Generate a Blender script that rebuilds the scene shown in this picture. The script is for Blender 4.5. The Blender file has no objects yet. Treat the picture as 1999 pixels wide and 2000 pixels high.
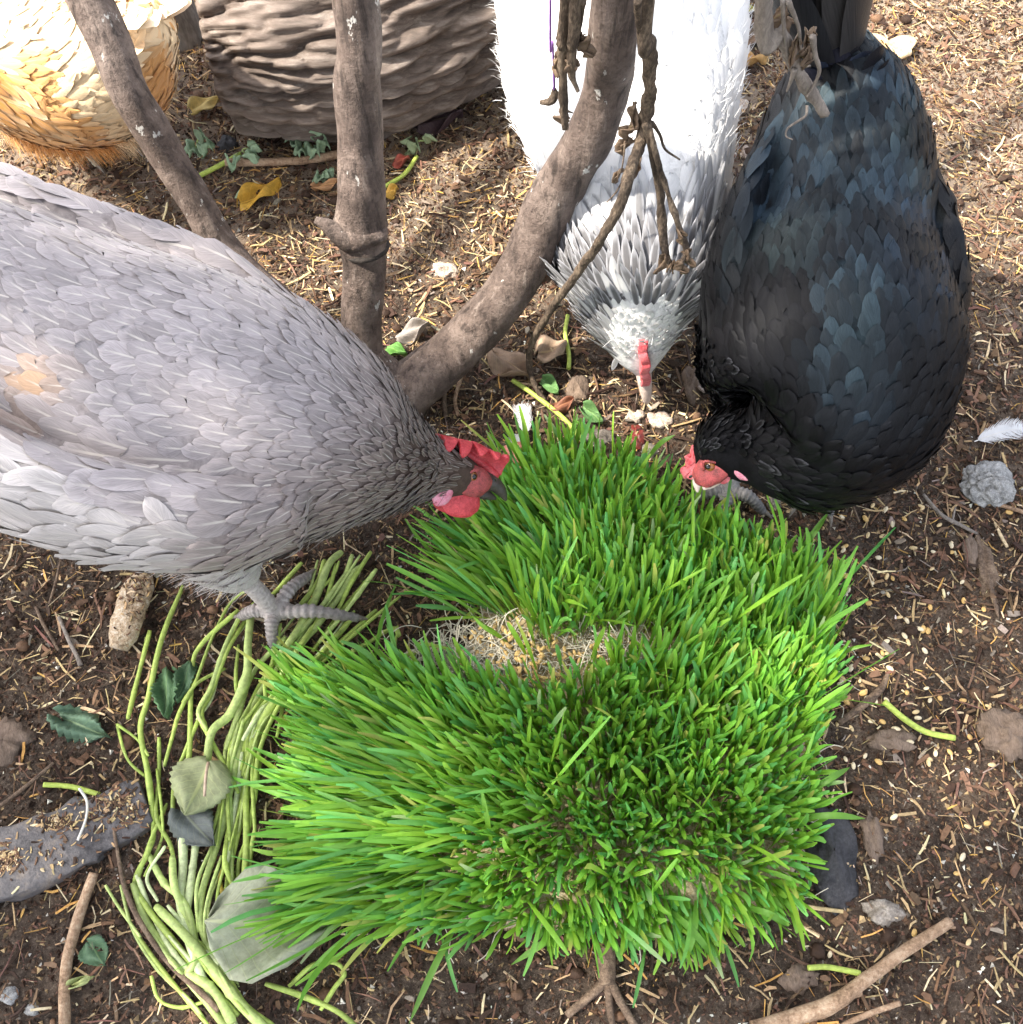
import bpy, math, random
import numpy as np
from mathutils import Vector, Matrix
from mathutils.bvhtree import BVHTree
from mathutils.kdtree import KDTree

random.seed(7)
rng = np.random.default_rng(7)
R = math.radians
SC = bpy.context.scene
COL = SC.collection

# ------------------------------------------------------------------ camera
CAM_H, PITCH, FPX = 1.05, R(64.0), 1950.0
cd = bpy.data.cameras.new('camera'); cam = bpy.data.objects.new('camera', cd); COL.objects.link(cam)
cam.location = (0, 0, CAM_H); cam.rotation_euler = (R(90) - PITCH, 0, 0)
cd.sensor_fit = 'HORIZONTAL'; cd.sensor_width = 36.0; cd.lens = 36.0 * FPX / 2000.0
cd.clip_start = 0.02; cd.clip_end = 400.0
SC.camera = cam

# ------------------------------------------------------------------ sky, sun, exposure
SUN_AZ = (-0.985, -0.17); SUN_EL = R(54)
w = bpy.data.worlds.new('World'); SC.world = w; w.use_nodes = True
nt = w.node_tree; bg = nt.nodes['Background']
sky = nt.nodes.new('ShaderNodeTexSky'); sky.sky_type = 'NISHITA'; sky.sun_disc = False
sky.sun_elevation = SUN_EL; sky.sun_rotation = math.atan2(SUN_AZ[0], SUN_AZ[1])
sky.dust_density = 4.0; sky.air_density = 1.0; sky.ozone_density = 1.0
hs = nt.nodes.new('ShaderNodeHueSaturation'); hs.inputs['Saturation'].default_value = 0.45
nt.links.new(sky.outputs[0], hs.inputs['Color']); nt.links.new(hs.outputs[0], bg.inputs['Color'])
bg.inputs['Strength'].default_value = 0.15
sl = bpy.data.lights.new('sun', 'SUN'); sun = bpy.data.objects.new('sun', sl); COL.objects.link(sun)
sl.energy = 2.8; sl.angle = R(1.2); sl.color = (1.0, 0.93, 0.82)
_sd = Vector((SUN_AZ[0] * math.cos(SUN_EL), SUN_AZ[1] * math.cos(SUN_EL), math.sin(SUN_EL))).normalized()
sun.rotation_euler = _sd.to_track_quat('Z', 'Y').to_euler(); sun.location = _sd * 8
SC.view_settings.view_transform = 'Standard'; SC.view_settings.look = 'None'
SC.view_settings.gamma = 1.0; SC.view_settings.use_curve_mapping = False
SC.view_settings.exposure = 2.0
SC.render.engine = 'CYCLES'
SC.cycles.max_bounces = 5; SC.cycles.diffuse_bounces = 3; SC.cycles.glossy_bounces = 2; SC.cycles.transmission_bounces = 3; SC.cycles.transparent_max_bounces = 4
SC.cycles.use_denoising = True

# ------------------------------------------------------------------ helpers
def P(px, py, z):
    """point at height z that stands on the sight line through photo pixel (px, py) of 2000"""
    u = (px - 1000) / FPX; v = (1000 - py) / FPX
    cp, sp = math.cos(PITCH), math.sin(PITCH)
    d = (CAM_H - z) / (sp - v * cp)
    return np.array([u * d, d * (cp + v * sp), z])

def pix(x, y, z):
    rel = np.stack([x, y, z - CAM_H], -1); dep = rel[..., 1] * math.cos(PITCH) - rel[..., 2] * math.sin(PITCH)
    return 1000 + FPX * rel[..., 0] / dep, 1000 - FPX * (rel[..., 1] * math.sin(PITCH) + rel[..., 2] * math.cos(PITCH)) / dep

def nrm(v):
    v = np.asarray(v, float); return v / (np.linalg.norm(v) + 1e-12)

def srgb(h):
    h = h.lstrip('#'); c = [int(h[i:i + 2], 16) / 255 for i in (0, 2, 4)]
    return np.array([x / 12.92 if x <= .04045 else ((x + .055) / 1.055) ** 2.4 for x in c])

def _hash(a, b, s):
    h = (a.astype(np.int64) * 374761393 + b.astype(np.int64) * 668265263 + s * 1442695041) & 0xffffffff
    h = ((h ^ (h >> 13)) * 1274126177) & 0xffffffff
    return ((h ^ (h >> 16)) & 0xffff) / 65535.0

def vnoise(x, y, s=0):
    s = int(s)
    x = np.asarray(x, float); y = np.asarray(y, float)
    xi = np.floor(x); yi = np.floor(y); fx = x - xi; fy = y - yi
    fx = fx * fx * (3 - 2 * fx); fy = fy * fy * (3 - 2 * fy)
    a = _hash(xi, yi, s); b = _hash(xi + 1, yi, s); c = _hash(xi, yi + 1, s); d = _hash(xi + 1, yi + 1, s)
    return (a * (1 - fx) + b * fx) * (1 - fy) + (c * (1 - fx) + d * fx) * fy

def fbm(x, y, s=0, o=4):
    t = 0; amp = .5
    for i in range(o):
        t = t + amp * (vnoise(x, y, s + i) - .5); x = np.asarray(x) * 2.03 + 3.1; y = np.asarray(y) * 2.03 + 1.7; amp *= .5
    return t

def mesh_np(name, V, Q, attrs=None, smooth=True):
    """attrs: {name: (n,4) colour or (n,3) vector}; Q is (m,4) or (m,3)"""
    V = np.asarray(V, np.float32); Q = np.asarray(Q, np.int32)
    me = bpy.data.meshes.new(name)
    k = Q.shape[1]
    me.vertices.add(len(V)); me.vertices.foreach_set('co', V.ravel())
    me.loops.add(Q.size); me.loops.foreach_set('vertex_index', Q.ravel())
    me.polygons.add(len(Q)); me.polygons.foreach_set('loop_start', np.arange(0, Q.size, k, dtype=np.int32))
    me.update(calc_edges=True)
    me.polygons.foreach_set('use_smooth', np.full(len(Q), bool(smooth)))
    for an, A in (attrs or {}).items():
        A = np.asarray(A, np.float32)
        if A.shape[1] == 4:
            at = me.attributes.new(an, 'FLOAT_COLOR', 'POINT'); at.data.foreach_set('color', A.ravel())
        else:
            at = me.attributes.new(an, 'FLOAT_VECTOR', 'POINT'); at.data.foreach_set('vector', A.ravel())
    return me

def add(name, me, mat=None, parent=None, label=None, cat=None, group=None, kind=None, loc=None):
    o = bpy.data.objects.new(name, me); COL.objects.link(o)
    if mat is not None and me is not None and not me.materials: me.materials.append(mat)
    if parent is not None: o.parent = parent
    if loc is not None: o.location = loc
    if label: o['label'] = label
    if cat: o['category'] = cat
    if group: o['group'] = group
    if kind: o['kind'] = kind
    return o

def root(name, label, cat, group=None, loc=None):
    return add(name, None, None, None, label, cat, group, None, loc)

def catmull(pts, n):
    pts = np.asarray(pts, float)
    if len(pts) == 2:
        t = np.linspace(0, 1, n)[:, None]; return pts[0] * (1 - t) + pts[1] * t
    p = np.vstack([2 * pts[0] - pts[1], pts, 2 * pts[-1] - pts[-2]])
    m = len(pts) - 1; out = []
    for i in range(n):
        g = i / (n - 1) * m; k = min(int(g), m - 1); t = g - k
        a, b, c, d = p[k], p[k + 1], p[k + 2], p[k + 3]
        out.append(.5 * (2 * b + (c - a) * t + (2 * a - 5 * b + 4 * c - d) * t * t + (3 * b - a - 3 * c + d) * t ** 3))
    return np.array(out)

def frames(path, up=None):
    T = np.gradient(path, axis=0); T /= np.linalg.norm(T, axis=1)[:, None] + 1e-12
    S = np.zeros_like(T); U = np.zeros_like(T)
    if up is not None:
        for i in range(len(T)):
            S[i] = nrm(np.cross(T[i], up)); U[i] = np.cross(S[i], T[i])
    else:
        ref = np.array([0, 0, 1.]) if abs(T[0][2]) < .9 else np.array([1., 0, 0])
        s = nrm(np.cross(T[0], ref))
        for i in range(len(T)):
            s = nrm(s - T[i] * np.dot(s, T[i])); S[i] = s; U[i] = np.cross(s, T[i])
    return T, S, U

def tube(path, ra, rb=None, nseg=10, up=None, wob=0.0, wf=1.0, close=True, seed=0, sq=1.0):
    """swept elliptical tube; path (n,3), ra/rb (n,)"""
    path = np.asarray(path, float); n = len(path)
    ra = np.broadcast_to(np.asarray(ra, float), (n,)).copy(); rb = ra if rb is None else np.broadcast_to(np.asarray(rb, float), (n,)).copy()
    if close:
        T0 = path[0] - path[1]; T1 = path[-1] - path[-2]
        path = np.vstack([path[0] + T0 * 1e-3, path, path[-1] + T1 * 1e-3]); ra = np.r_[ra[0] * .02, ra, ra[-1] * .02]; rb = np.r_[rb[0] * .02, rb, rb[-1] * .02]
        n += 2
    _, S, U = frames(path, up)
    th = np.linspace(0, 2 * math.pi, nseg, endpoint=False)
    c, s = np.cos(th), np.sin(th)
    if sq != 1: c, s = np.sign(c) * np.abs(c) ** sq, np.sign(s) * np.abs(s) ** sq
    f = np.ones((n, nseg))
    if wob:
        ll = np.r_[0, np.cumsum(np.linalg.norm(np.diff(path, axis=0), axis=1))]
        g1, g2 = np.meshgrid(ll * wf, np.arange(nseg), indexing='ij')
        f = 1 + wob * 2 * (fbm(g1 + c[None, :] * 1.3 + seed * 7.7, s[None, :] * 1.3 + g1 * .3 + seed, seed, 3))
    V = path[:, None, :] + S[:, None, :] * (ra[:, None] * f * c)[..., None] + U[:, None, :] * (rb[:, None] * f * s)[..., None]
    i = np.arange(n - 1)[:, None] * nseg; j = np.arange(nseg)[None, :]; j2 = (j + 1) % nseg
    Q = np.stack([i + j, i + j2, i + nseg + j2, i + nseg + j], -1).reshape(-1, 4)
    return V.reshape(-1, 3), Q

class MB:
    """collects pieces of one mesh"""
    def __init__(s): s.V = []; s.Q = []; s.A = {}; s.n = 0
    def add(s, V, Q, **attrs):
        s.V.append(np.asarray(V, float)); s.Q.append(np.asarray(Q) + s.n); s.n += len(V)
        for k, a in attrs.items():
            a = np.asarray(a, float)
            if a.ndim == 1: a = np.broadcast_to(a, (len(V), len(a)))
            s.A.setdefault(k, []).append(a)
    def mesh(s, name, smooth=True):
        return mesh_np(name, np.vstack(s.V), np.vstack(s.Q), {k: np.vstack(v) for k, v in s.A.items()}, smooth)

def rgba(c, a=1.0): return np.array([c[0], c[1], c[2], a], float)

def ellipsoid(c, r, axes=None, nu=12, nv=8, lump=0, seed=0):
    th = np.linspace(0, 2 * math.pi, nu, endpoint=False); ph = np.linspace(-math.pi / 2 * .985, math.pi / 2 * .985, nv)
    T, H = np.meshgrid(th, ph); d = np.stack([np.cos(H) * np.cos(T), np.cos(H) * np.sin(T), np.sin(H)], -1).reshape(-1, 3)
    if lump: d = d * (1 + lump * 2 * fbm(d[:, 0] * 2.4 + d[:, 2] * 1.7 + seed, d[:, 1] * 2.4 - d[:, 2] + seed * 3, seed, 4))[:, None]
    L = d * np.asarray(r); V = L @ np.asarray(axes) if axes is not None else L
    i = np.arange(nv - 1)[:, None] * nu; j = np.arange(nu)[None, :]; j2 = (j + 1) % nu
    return V + np.asarray(c), np.stack([i + j, i + j2, i + nu + j2, i + nu + j], -1).reshape(-1, 4)

# ------------------------------------------------------------------ materials
def mat(name):
    m = bpy.data.materials.new(name); m.use_nodes = True
    return m, m.node_tree, m.node_tree.nodes['Principled BSDF'], m.node_tree.nodes['Material Output']

def N(t, typ, **kw):
    n = t.nodes.new(typ)
    for k, v in kw.items():
        if k in n.inputs: n.inputs[k].default_value = v
        else: setattr(n, k, v)
    return n

def ramp(t, fac, stops):
    r = t.nodes.new('ShaderNodeValToRGB'); e = r.color_ramp.elements
    while len(e) < len(stops): e.new(.5)
    for el, (p, c) in zip(e, stops): el.position = p; el.color = (c[0], c[1], c[2], 1)
    t.links.new(fac, r.inputs[0]); return r.outputs[0]

def mixc(t, fac, a, b, mode='MIX'):
    n = t.nodes.new('ShaderNodeMix'); n.data_type = 'RGBA'; n.blend_type = mode
    for k, v in ((0, fac), (6, a), (7, b)):
        s = n.inputs[k]
        if isinstance(v, bpy.types.NodeSocket): t.links.new(v, s)
        elif k == 0: s.default_value = v
        else: s.default_value = (v[0], v[1], v[2], 1)
    return n.outputs[2]

def noise_mat(name, c1, c2, scale=20, rough=.8, bump=.3, stretch=(1, 1, 1), c3=None, bscale=None, detail=6, spec=.3, coords='Object', dist=.004):
    m, t, b, o = mat(name)
    tc = N(t, 'ShaderNodeTexCoord'); mp = N(t, 'ShaderNodeMapping'); mp.inputs['Scale'].default_value = stretch
    t.links.new(tc.outputs[coords], mp.inputs[0])
    n1 = N(t, 'ShaderNodeTexNoise', Scale=scale, Detail=detail, Roughness=.65); t.links.new(mp.outputs[0], n1.inputs['Vector'])
    nf = N(t, 'ShaderNodeTexNoise', Scale=scale * 7, Detail=5, Roughness=.7); t.links.new(mp.outputs[0], nf.inputs['Vector'])
    mxf = N(t, 'ShaderNodeMix'); mxf.inputs[0].default_value = .5; t.links.new(n1.outputs['Fac'], mxf.inputs[2]); t.links.new(nf.outputs['Fac'], mxf.inputs[3])
    st = [(.38, c1), (.62, c2)] if c3 is None else [(.36, c1), (.5, c2), (.64, c3)]
    t.links.new(ramp(t, mxf.outputs[0], st), b.inputs['Base Color'])
    b.inputs['Roughness'].default_value = rough; b.inputs['Specular IOR Level'].default_value = spec
    n2 = N(t, 'ShaderNodeTexNoise', Scale=bscale or scale * 3, Detail=5, Roughness=.6); t.links.new(mp.outputs[0], n2.inputs['Vector'])
    bp = N(t, 'ShaderNodeBump', Strength=bump, Distance=dist); t.links.new(n2.outputs['Fac'], bp.inputs['Height']); t.links.new(bp.outputs[0], b.inputs['Normal'])
    return m

def attr_mat(name, rough=.7, spec=.3, var=.25, nscale=60, bump=.25, transl=0.0, sss=0):
    """colour from the Col attribute with fine mottling"""
    m, t, b, o = mat(name)
    a = N(t, 'ShaderNodeAttribute'); a.attribute_name = 'Col'
    tc = N(t, 'ShaderNodeTexCoord')
    n1 = N(t, 'ShaderNodeTexNoise', Scale=nscale, Detail=5, Roughness=.65); t.links.new(tc.outputs['Object'], n1.inputs['Vector'])
    mr = N(t, 'ShaderNodeMapRange'); t.links.new(n1.outputs['Fac'], mr.inputs[0])
    mr.inputs[1].default_value = .3; mr.inputs[2].default_value = .7; mr.inputs[3].default_value = 1 - var; mr.inputs[4].default_value = 1 + var
    vm = N(t, 'ShaderNodeVectorMath', operation='SCALE'); t.links.new(a.outputs['Color'], vm.inputs[0]); t.links.new(mr.outputs[0], vm.inputs['Scale'])
    t.links.new(vm.outputs[0], b.inputs['Base Color']); b.inputs['Roughness'].default_value = rough; b.inputs['Specular IOR Level'].default_value = spec
    bp = N(t, 'ShaderNodeBump', Strength=bump, Distance=.002); t.links.new(n1.outputs['Fac'], bp.inputs['Height']); t.links.new(bp.outputs[0], b.inputs['Normal'])
    if sss: b.inputs['Subsurface Weight'].default_value = sss; b.inputs['Subsurface Radius'].default_value = (.006, .003, .002); b.inputs['Subsurface Scale'].default_value = 1.0
    if transl:
        tr = N(t, 'ShaderNodeBsdfTranslucent'); t.links.new(vm.outputs[0], tr.inputs['Color'])
        mx = N(t, 'ShaderNodeMixShader', Fac=transl); t.links.new(b.outputs[0], mx.inputs[1]); t.links.new(tr.outputs[0], mx.inputs[2]); t.links.new(mx.outputs[0], o.inputs[0])
    return m

def feather_mat(name, rough=.55, spec=.3, sheen=.15, shaft=.35, streak=.16, iri=False):
    """Col = vane, Edge = rim of the vane, fuv = (across, along, random)"""
    m, t, b, o = mat(name)
    ac = N(t, 'ShaderNodeAttribute'); ac.attribute_name = 'Col'
    ae = N(t, 'ShaderNodeAttribute'); ae.attribute_name = 'Edge'
    fu = N(t, 'ShaderNodeAttribute'); fu.attribute_name = 'fuv'
    sp = N(t, 'ShaderNodeSeparateXYZ'); t.links.new(fu.outputs['Vector'], sp.inputs[0])
    ab = N(t, 'ShaderNodeMath', operation='ABSOLUTE'); t.links.new(sp.outputs[0], ab.inputs[0])
    # barbs: fine slanted streaks
    cx = N(t, 'ShaderNodeCombineXYZ')
    m1 = N(t, 'ShaderNodeMath', operation='MULTIPLY_ADD'); m1.inputs[1].default_value = -0.55
    t.links.new(ab.outputs[0], m1.inputs[0]); t.links.new(sp.outputs[1], m1.inputs[2])
    m2 = N(t, 'ShaderNodeMath', operation='MULTIPLY'); m2.inputs[1].default_value = 26; t.links.new(m1.outputs[0], m2.inputs[0])
    m3 = N(t, 'ShaderNodeMath', operation='MULTIPLY'); m3.inputs[1].default_value = 2.2; t.links.new(sp.outputs[0], m3.inputs[0])
    m4 = N(t, 'ShaderNodeMath', operation='MULTIPLY'); m4.inputs[1].default_value = 91.0; t.links.new(sp.outputs[2], m4.inputs[0])
    t.links.new(m2.outputs[0], cx.inputs[0]); t.links.new(m3.outputs[0], cx.inputs[1]); t.links.new(m4.outputs[0], cx.inputs[2])
    nz = N(t, 'ShaderNodeTexNoise', Scale=1.0, Detail=4, Roughness=.6); t.links.new(cx.outputs[0], nz.inputs['Vector'])
    # rim mask with a slightly ragged border
    tipm = N(t, 'ShaderNodeMapRange'); t.links.new(sp.outputs[1], tipm.inputs[0]); tipm.inputs[1].default_value = .72; tipm.inputs[2].default_value = 1.0
    edm = N(t, 'ShaderNodeMapRange'); t.links.new(ab.outputs[0], edm.inputs[0]); edm.inputs[1].default_value = .45; edm.inputs[2].default_value = 1.0
    mxm = N(t, 'ShaderNodeMath', operation='MAXIMUM'); t.links.new(tipm.outputs[0], mxm.inputs[0]); t.links.new(edm.outputs[0], mxm.inputs[1])
    ns = N(t, 'ShaderNodeMath', operation='MULTIPLY_ADD'); t.links.new(nz.outputs['Fac'], ns.inputs[0]); ns.inputs[1].default_value = .5; ns.inputs[2].default_value = -.25
    ad = N(t, 'ShaderNodeMath', operation='ADD', use_clamp=True); t.links.new(mxm.outputs[0], ad.inputs[0]); t.links.new(ns.outputs[0], ad.inputs[1])
    base = mixc(t, ad.outputs[0], ac.outputs['Color'], ae.outputs['Color'])
    mr = N(t, 'ShaderNodeMapRange'); t.links.new(nz.outputs['Fac'], mr.inputs[0]); mr.inputs[1].default_value = .3; mr.inputs[2].default_value = .7
    mr.inputs[3].default_value = 1 - streak; mr.inputs[4].default_value = 1 + streak
    vs = N(t, 'ShaderNodeVectorMath', operation='SCALE'); t.links.new(base, vs.inputs[0]); t.links.new(mr.outputs[0], vs.inputs['Scale'])
    col = vs.outputs[0]
    if shaft:
        sh = N(t, 'ShaderNodeMapRange'); t.links.new(ab.outputs[0], sh.inputs[0]); sh.inputs[1].default_value = .05; sh.inputs[2].default_value = .11
        sh.inputs[3].default_value = shaft; sh.inputs[4].default_value = 0
        lf = N(t, 'ShaderNodeMapRange'); t.links.new(sp.outputs[1], lf.inputs[0]); lf.inputs[1].default_value = .5; lf.inputs[2].default_value = .95; lf.inputs[3].default_value = 1; lf.inputs[4].default_value = 0
        mm = N(t, 'ShaderNodeMath', operation='MULTIPLY'); t.links.new(sh.outputs[0], mm.inputs[0]); t.links.new(lf.outputs[0], mm.inputs[1])
        col = mixc(t, mm.outputs[0], col, (.62, .58, .52))
    t.links.new(col, b.inputs['Base Color'])
    b.inputs['Roughness'].default_value = rough; b.inputs['Specular IOR Level'].default_value = spec
    b.inputs['Sheen Weight'].default_value = sheen; b.inputs['Sheen Roughness'].default_value = .4
    if iri: t.links.new(ae.outputs['Color'], b.inputs['Specular Tint'])
    bp = N(t, 'ShaderNodeBump', Strength=.35, Distance=.0012); t.links.new(nz.outputs['Fac'], bp.inputs['Height']); t.links.new(bp.outputs[0], b.inputs['Normal'])
    return m
# ================================================================== THE SETTING
def gz(x, y):
    """height of the soil"""
    x = np.asarray(x, float); y = np.asarray(y, float)
    near = np.exp(-((np.abs(x) / 3.0) ** 4 + (np.abs(y - .8) / 3.0) ** 4))
    h = .030 * fbm(x * 3.2 + 9, y * 3.2, 11, 3) + .020 * fbm(x * 14, y * 14, 12, 3) + .014 * np.abs(fbm(x * 42, y * 42, 13, 3)) + .006 * fbm(x * 130, y * 130, 14, 2)
    # trodden flat under the mat
    flat = np.exp(-(((x - .03) / .34) ** 4 + ((y - .27) / .26) ** 4))
    return h * near * (1 - .65 * flat) - .004

def axis(lo, hi, step, far, n):
    a = np.arange(lo, hi, step); g = step * 1.5 * np.cumsum(1.5 ** np.arange(n)); g = g / g[-1] * far
    return np.r_[lo - g[::-1], a, a[-1] + g]
gx = axis(-.95, .95, .0064, 120, 26); gy = axis(-.2, 1.65, .0064, 120, 26)
GX, GY = np.meshgrid(gx, gy); V = np.stack([GX, GY, gz(GX, GY)], -1).reshape(-1, 3)
nx, ny = len(gx), len(gy); i = np.arange(ny - 1)[:, None] * nx; j = np.arange(nx - 1)[None, :]
Q = np.stack([i + j, i + j + 1, i + nx + j + 1, i + nx + j], -1).reshape(-1, 4)
m_soil, t, b, o = mat('soil')
tc = N(t, 'ShaderNodeTexCoord')
n1 = N(t, 'ShaderNodeTexNoise', Scale=9, Detail=8, Roughness=.7); n2 = N(t, 'ShaderNodeTexNoise', Scale=70, Detail=8, Roughness=.75); n3 = N(t, 'ShaderNodeTexNoise', Scale=330, Detail=6, Roughness=.8)
for q in (n1, n2, n3): t.links.new(tc.outputs['Object'], q.inputs['Vector'])
cA = ramp(t, n1.outputs['Fac'], [(.34, (.040, .027, .020)), (.50, (.085, .058, .041)), (.68, (.19, .135, .095))])
cB = ramp(t, n2.outputs['Fac'], [(.36, (.022, .016, .012)), (.50, (.078, .056, .041)), (.60, (.17, .125, .092)), (.72, (.33, .26, .20))])
c1 = mixc(t, .6, cA, cB)
c2 = mixc(t, ramp(t, n3.outputs['Fac'], [(.55, (0, 0, 0)), (.64, (.7, .7, .7))]), c1, (.33, .26, .195))
c2 = mixc(t, ramp(t, n3.outputs['Fac'], [(.38, (.75, .75, .75)), (.46, (0, 0, 0))]), c2, (.018, .013, .010))
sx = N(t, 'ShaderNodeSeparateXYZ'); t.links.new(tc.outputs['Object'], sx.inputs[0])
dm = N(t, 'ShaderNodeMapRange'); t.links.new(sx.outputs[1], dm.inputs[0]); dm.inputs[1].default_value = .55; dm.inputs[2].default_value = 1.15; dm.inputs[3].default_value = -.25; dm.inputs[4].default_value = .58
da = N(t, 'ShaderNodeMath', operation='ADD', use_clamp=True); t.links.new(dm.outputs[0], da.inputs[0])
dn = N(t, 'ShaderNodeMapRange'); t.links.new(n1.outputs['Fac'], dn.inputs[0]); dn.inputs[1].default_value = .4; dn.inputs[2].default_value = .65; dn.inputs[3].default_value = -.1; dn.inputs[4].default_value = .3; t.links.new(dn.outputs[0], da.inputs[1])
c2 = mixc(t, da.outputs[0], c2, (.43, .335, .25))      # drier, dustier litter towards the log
t.links.new(c2, b.inputs['Base Color'])
b.inputs['Roughness'].default_value = .88; b.inputs['Specular IOR Level'].default_value = .25
ad = N(t, 'ShaderNodeMath', operation='ADD'); t.links.new(n2.outputs['Fac'], ad.inputs[0]); t.links.new(n3.outputs['Fac'], ad.inputs[1])
bp = N(t, 'ShaderNodeBump', Strength=.9, Distance=.006); t.links.new(ad.outputs[0], bp.inputs['Height']); t.links.new(bp.outputs[0], b.inputs['Normal'])
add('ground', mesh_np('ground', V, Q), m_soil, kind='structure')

# ---- litter: straw, chips, crumbs (nobody could count these)
def seen(x, y, mg=.16):
    """ground the lens, or a lens a step aside, can take in"""
    return np.abs(x) < .50 + .24 * (y + .1) + mg
def chips(n, area, size, pal, dens=None, seed=1, bend=.25, lift=.002, thick=(.15, .5), box=False):
    r = np.random.default_rng(seed)
    x = r.uniform(area[0], area[1], n * 3); y = r.uniform(area[2], area[3], n * 3)
    k = seen(x, y)
    if dens is not None: k &= r.random(n * 3) < dens(x, y)
    if n > 1: x, y = x[k], y[k]
    x, y = x[:n], y[:n]; n = len(x)
    L = np.exp(r.uniform(math.log(size[0]), math.log(size[1]), n)); W = np.exp(r.uniform(math.log(size[2]), math.log(size[3]), n)); W = np.minimum(W, L * .6)
    H = W * r.uniform(thick[0], thick[1], n)
    yaw = r.uniform(0, 2 * math.pi, n); pit = r.normal(0, .16, n) * np.clip(.012 / L, .3, 1.5); rol = r.normal(0, .45, n)
    cy, sy, cp, sp, cr, sr = np.cos(yaw), np.sin(yaw), np.cos(pit), np.sin(pit), np.cos(rol), np.sin(rol)
    F = np.stack([cy * cp, sy * cp, sp], -1); S0 = np.stack([-sy, cy, 0 * cy], -1); U0 = np.cross(F, S0)
    S = S0 * cr[:, None] + U0 * sr[:, None]; U = np.cross(F, S)
    base = np.stack([x, y, gz(x, y)], -1)
    zmid = lift + np.abs(L * sp) * .35 + H * .6 + r.random(n) * .002
    base[:, 2] += zmid
    bd = r.normal(0, bend, n) * L
    st = np.array([-.5, 0., .5]); tw = np.stack([r.uniform(.35, 1, n), np.ones(n), r.uniform(.3, 1, n)], 1)
    V = np.zeros((n, 3, 4, 3))
    for k in range(3):
        c = base + F * (L * st[k])[:, None] + S * ((bd * (.25 - st[k] ** 2) * 2))[:, None] * .5 + U * (.15 * bd * (.25 - st[k] ** 2))[:, None]
        for q, (a, bb) in enumerate(((-.5, -.5), (.5, -.5), (.5, .5), (-.5, .5))):
            V[:, k, q] = c + S * (a * W * tw[:, k])[:, None] + U * (bb * H)[:, None]
    if box: V = V[:, [0, 2]]
    ns_ = 2 if box else 3; Qp = []
    for k in range(ns_ - 1):
        for q in range(4): Qp.append((k * 4 + q, k * 4 + (q + 1) % 4, k * 4 + 4 + (q + 1) % 4, k * 4 + 4 + q))
    e_ = ns_ * 4 - 4
    if box: Qp = [q for q in Qp if q != (0, 1, 5, 4)]
    Qp += [(3, 2, 1, 0), (e_, e_ + 1, e_ + 2, e_ + 3)]
    Qp = np.array(Qp); Qa = (np.arange(n)[:, None, None] * ns_ * 4 + Qp[None]).reshape(-1, 4)
    pc = np.array([p[0] for p in pal]); pw = np.array([p[1] for p in pal], float); pw /= pw.sum()
    ci = r.choice(len(pal), n, p=pw); c = pc[ci] * r.uniform(.7, 1.2, (n, 1)) * r.uniform(.93, 1.07, (n, 3))
    Cc = np.repeat(np.c_[np.clip(c, 0, .9), np.ones(n)], ns_ * 4, 0)
    return V.reshape(-1, 3), Qa, Cc

STRAW = srgb('#b0966f'); PALE = srgb('#d3c09a'); DARK = srgb('#3c2c22'); BRN = srgb('#6b523f'); RED = srgb('#77584a'); WHT = srgb('#dcd6c8'); GOLD = srgb('#c39a58'); GREY = srgb('#857a6e')
AREA = (-1.15, 1.15, -.28, 1.75)
m_lit = attr_mat('litter', rough=.75, spec=.25, var=.3, nscale=260, bump=.4)
def up_dens(x, y): return np.clip(.45 + .75 * (y - .35) / .7 + .5 * fbm(x * 5, y * 5, 5, 3), .28, 1)
def lo_dens(x, y): return np.clip(.75 + 1.1 * fbm(x * 6, y * 6, 8, 3), .15, 1)
mb = MB()
for n_, size, pal, dens, sd_, bx, th in (
    (17000, (.0030, .010, .0010, .0034), [(STRAW, 3), (PALE, 1.4), (BRN, 5), (DARK, 4), (RED, 2), (GREY, 1)], lo_dens, 21, True, (.15, .5)),
    (9000, (.006, .026, .0009, .0026), [(STRAW, 5), (PALE, 2.2), (BRN, 4), (GOLD, 2), (GREY, 1)], up_dens, 22, False, (.15, .5)),
    (20000, (.006, .030, .0004, .0012), [(STRAW, 5), (PALE, 2), (BRN, 5), (GOLD, 2), (GREY, 1), (RED, 2)], up_dens, 26, True, (.4, .9)),
    (6500, (.010, .040, .0012, .0036), [(STRAW, 3.5), (PALE, 1.5), (BRN, 6), (DARK, 4), (RED, 2)], lo_dens, 23, False, (.2, .6)),
    (4500, (.006, .019, .003, .009), [(DARK, 5), (BRN, 6), (RED, 1), (GREY, 1)], lo_dens, 24, False, (.12, .35)),
    (6000, (.0018, .0045, .0014, .0036), [(DARK, 3), (BRN, 4), (STRAW, 2), (WHT, .9), (PALE, 1.3)], None, 25, True, (.3, .7))):
    V, Q, Cc = chips(n_, AREA, size, pal, dens, seed=sd_, box=bx, thick=th); mb.add(V, Q, Col=Cc)
add('straw_litter', mb.mesh('straw_litter', False), m_lit, None, 'loose straw, bark crumbs and wood chips strewn over the soil', 'litter', kind='stuff')
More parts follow.
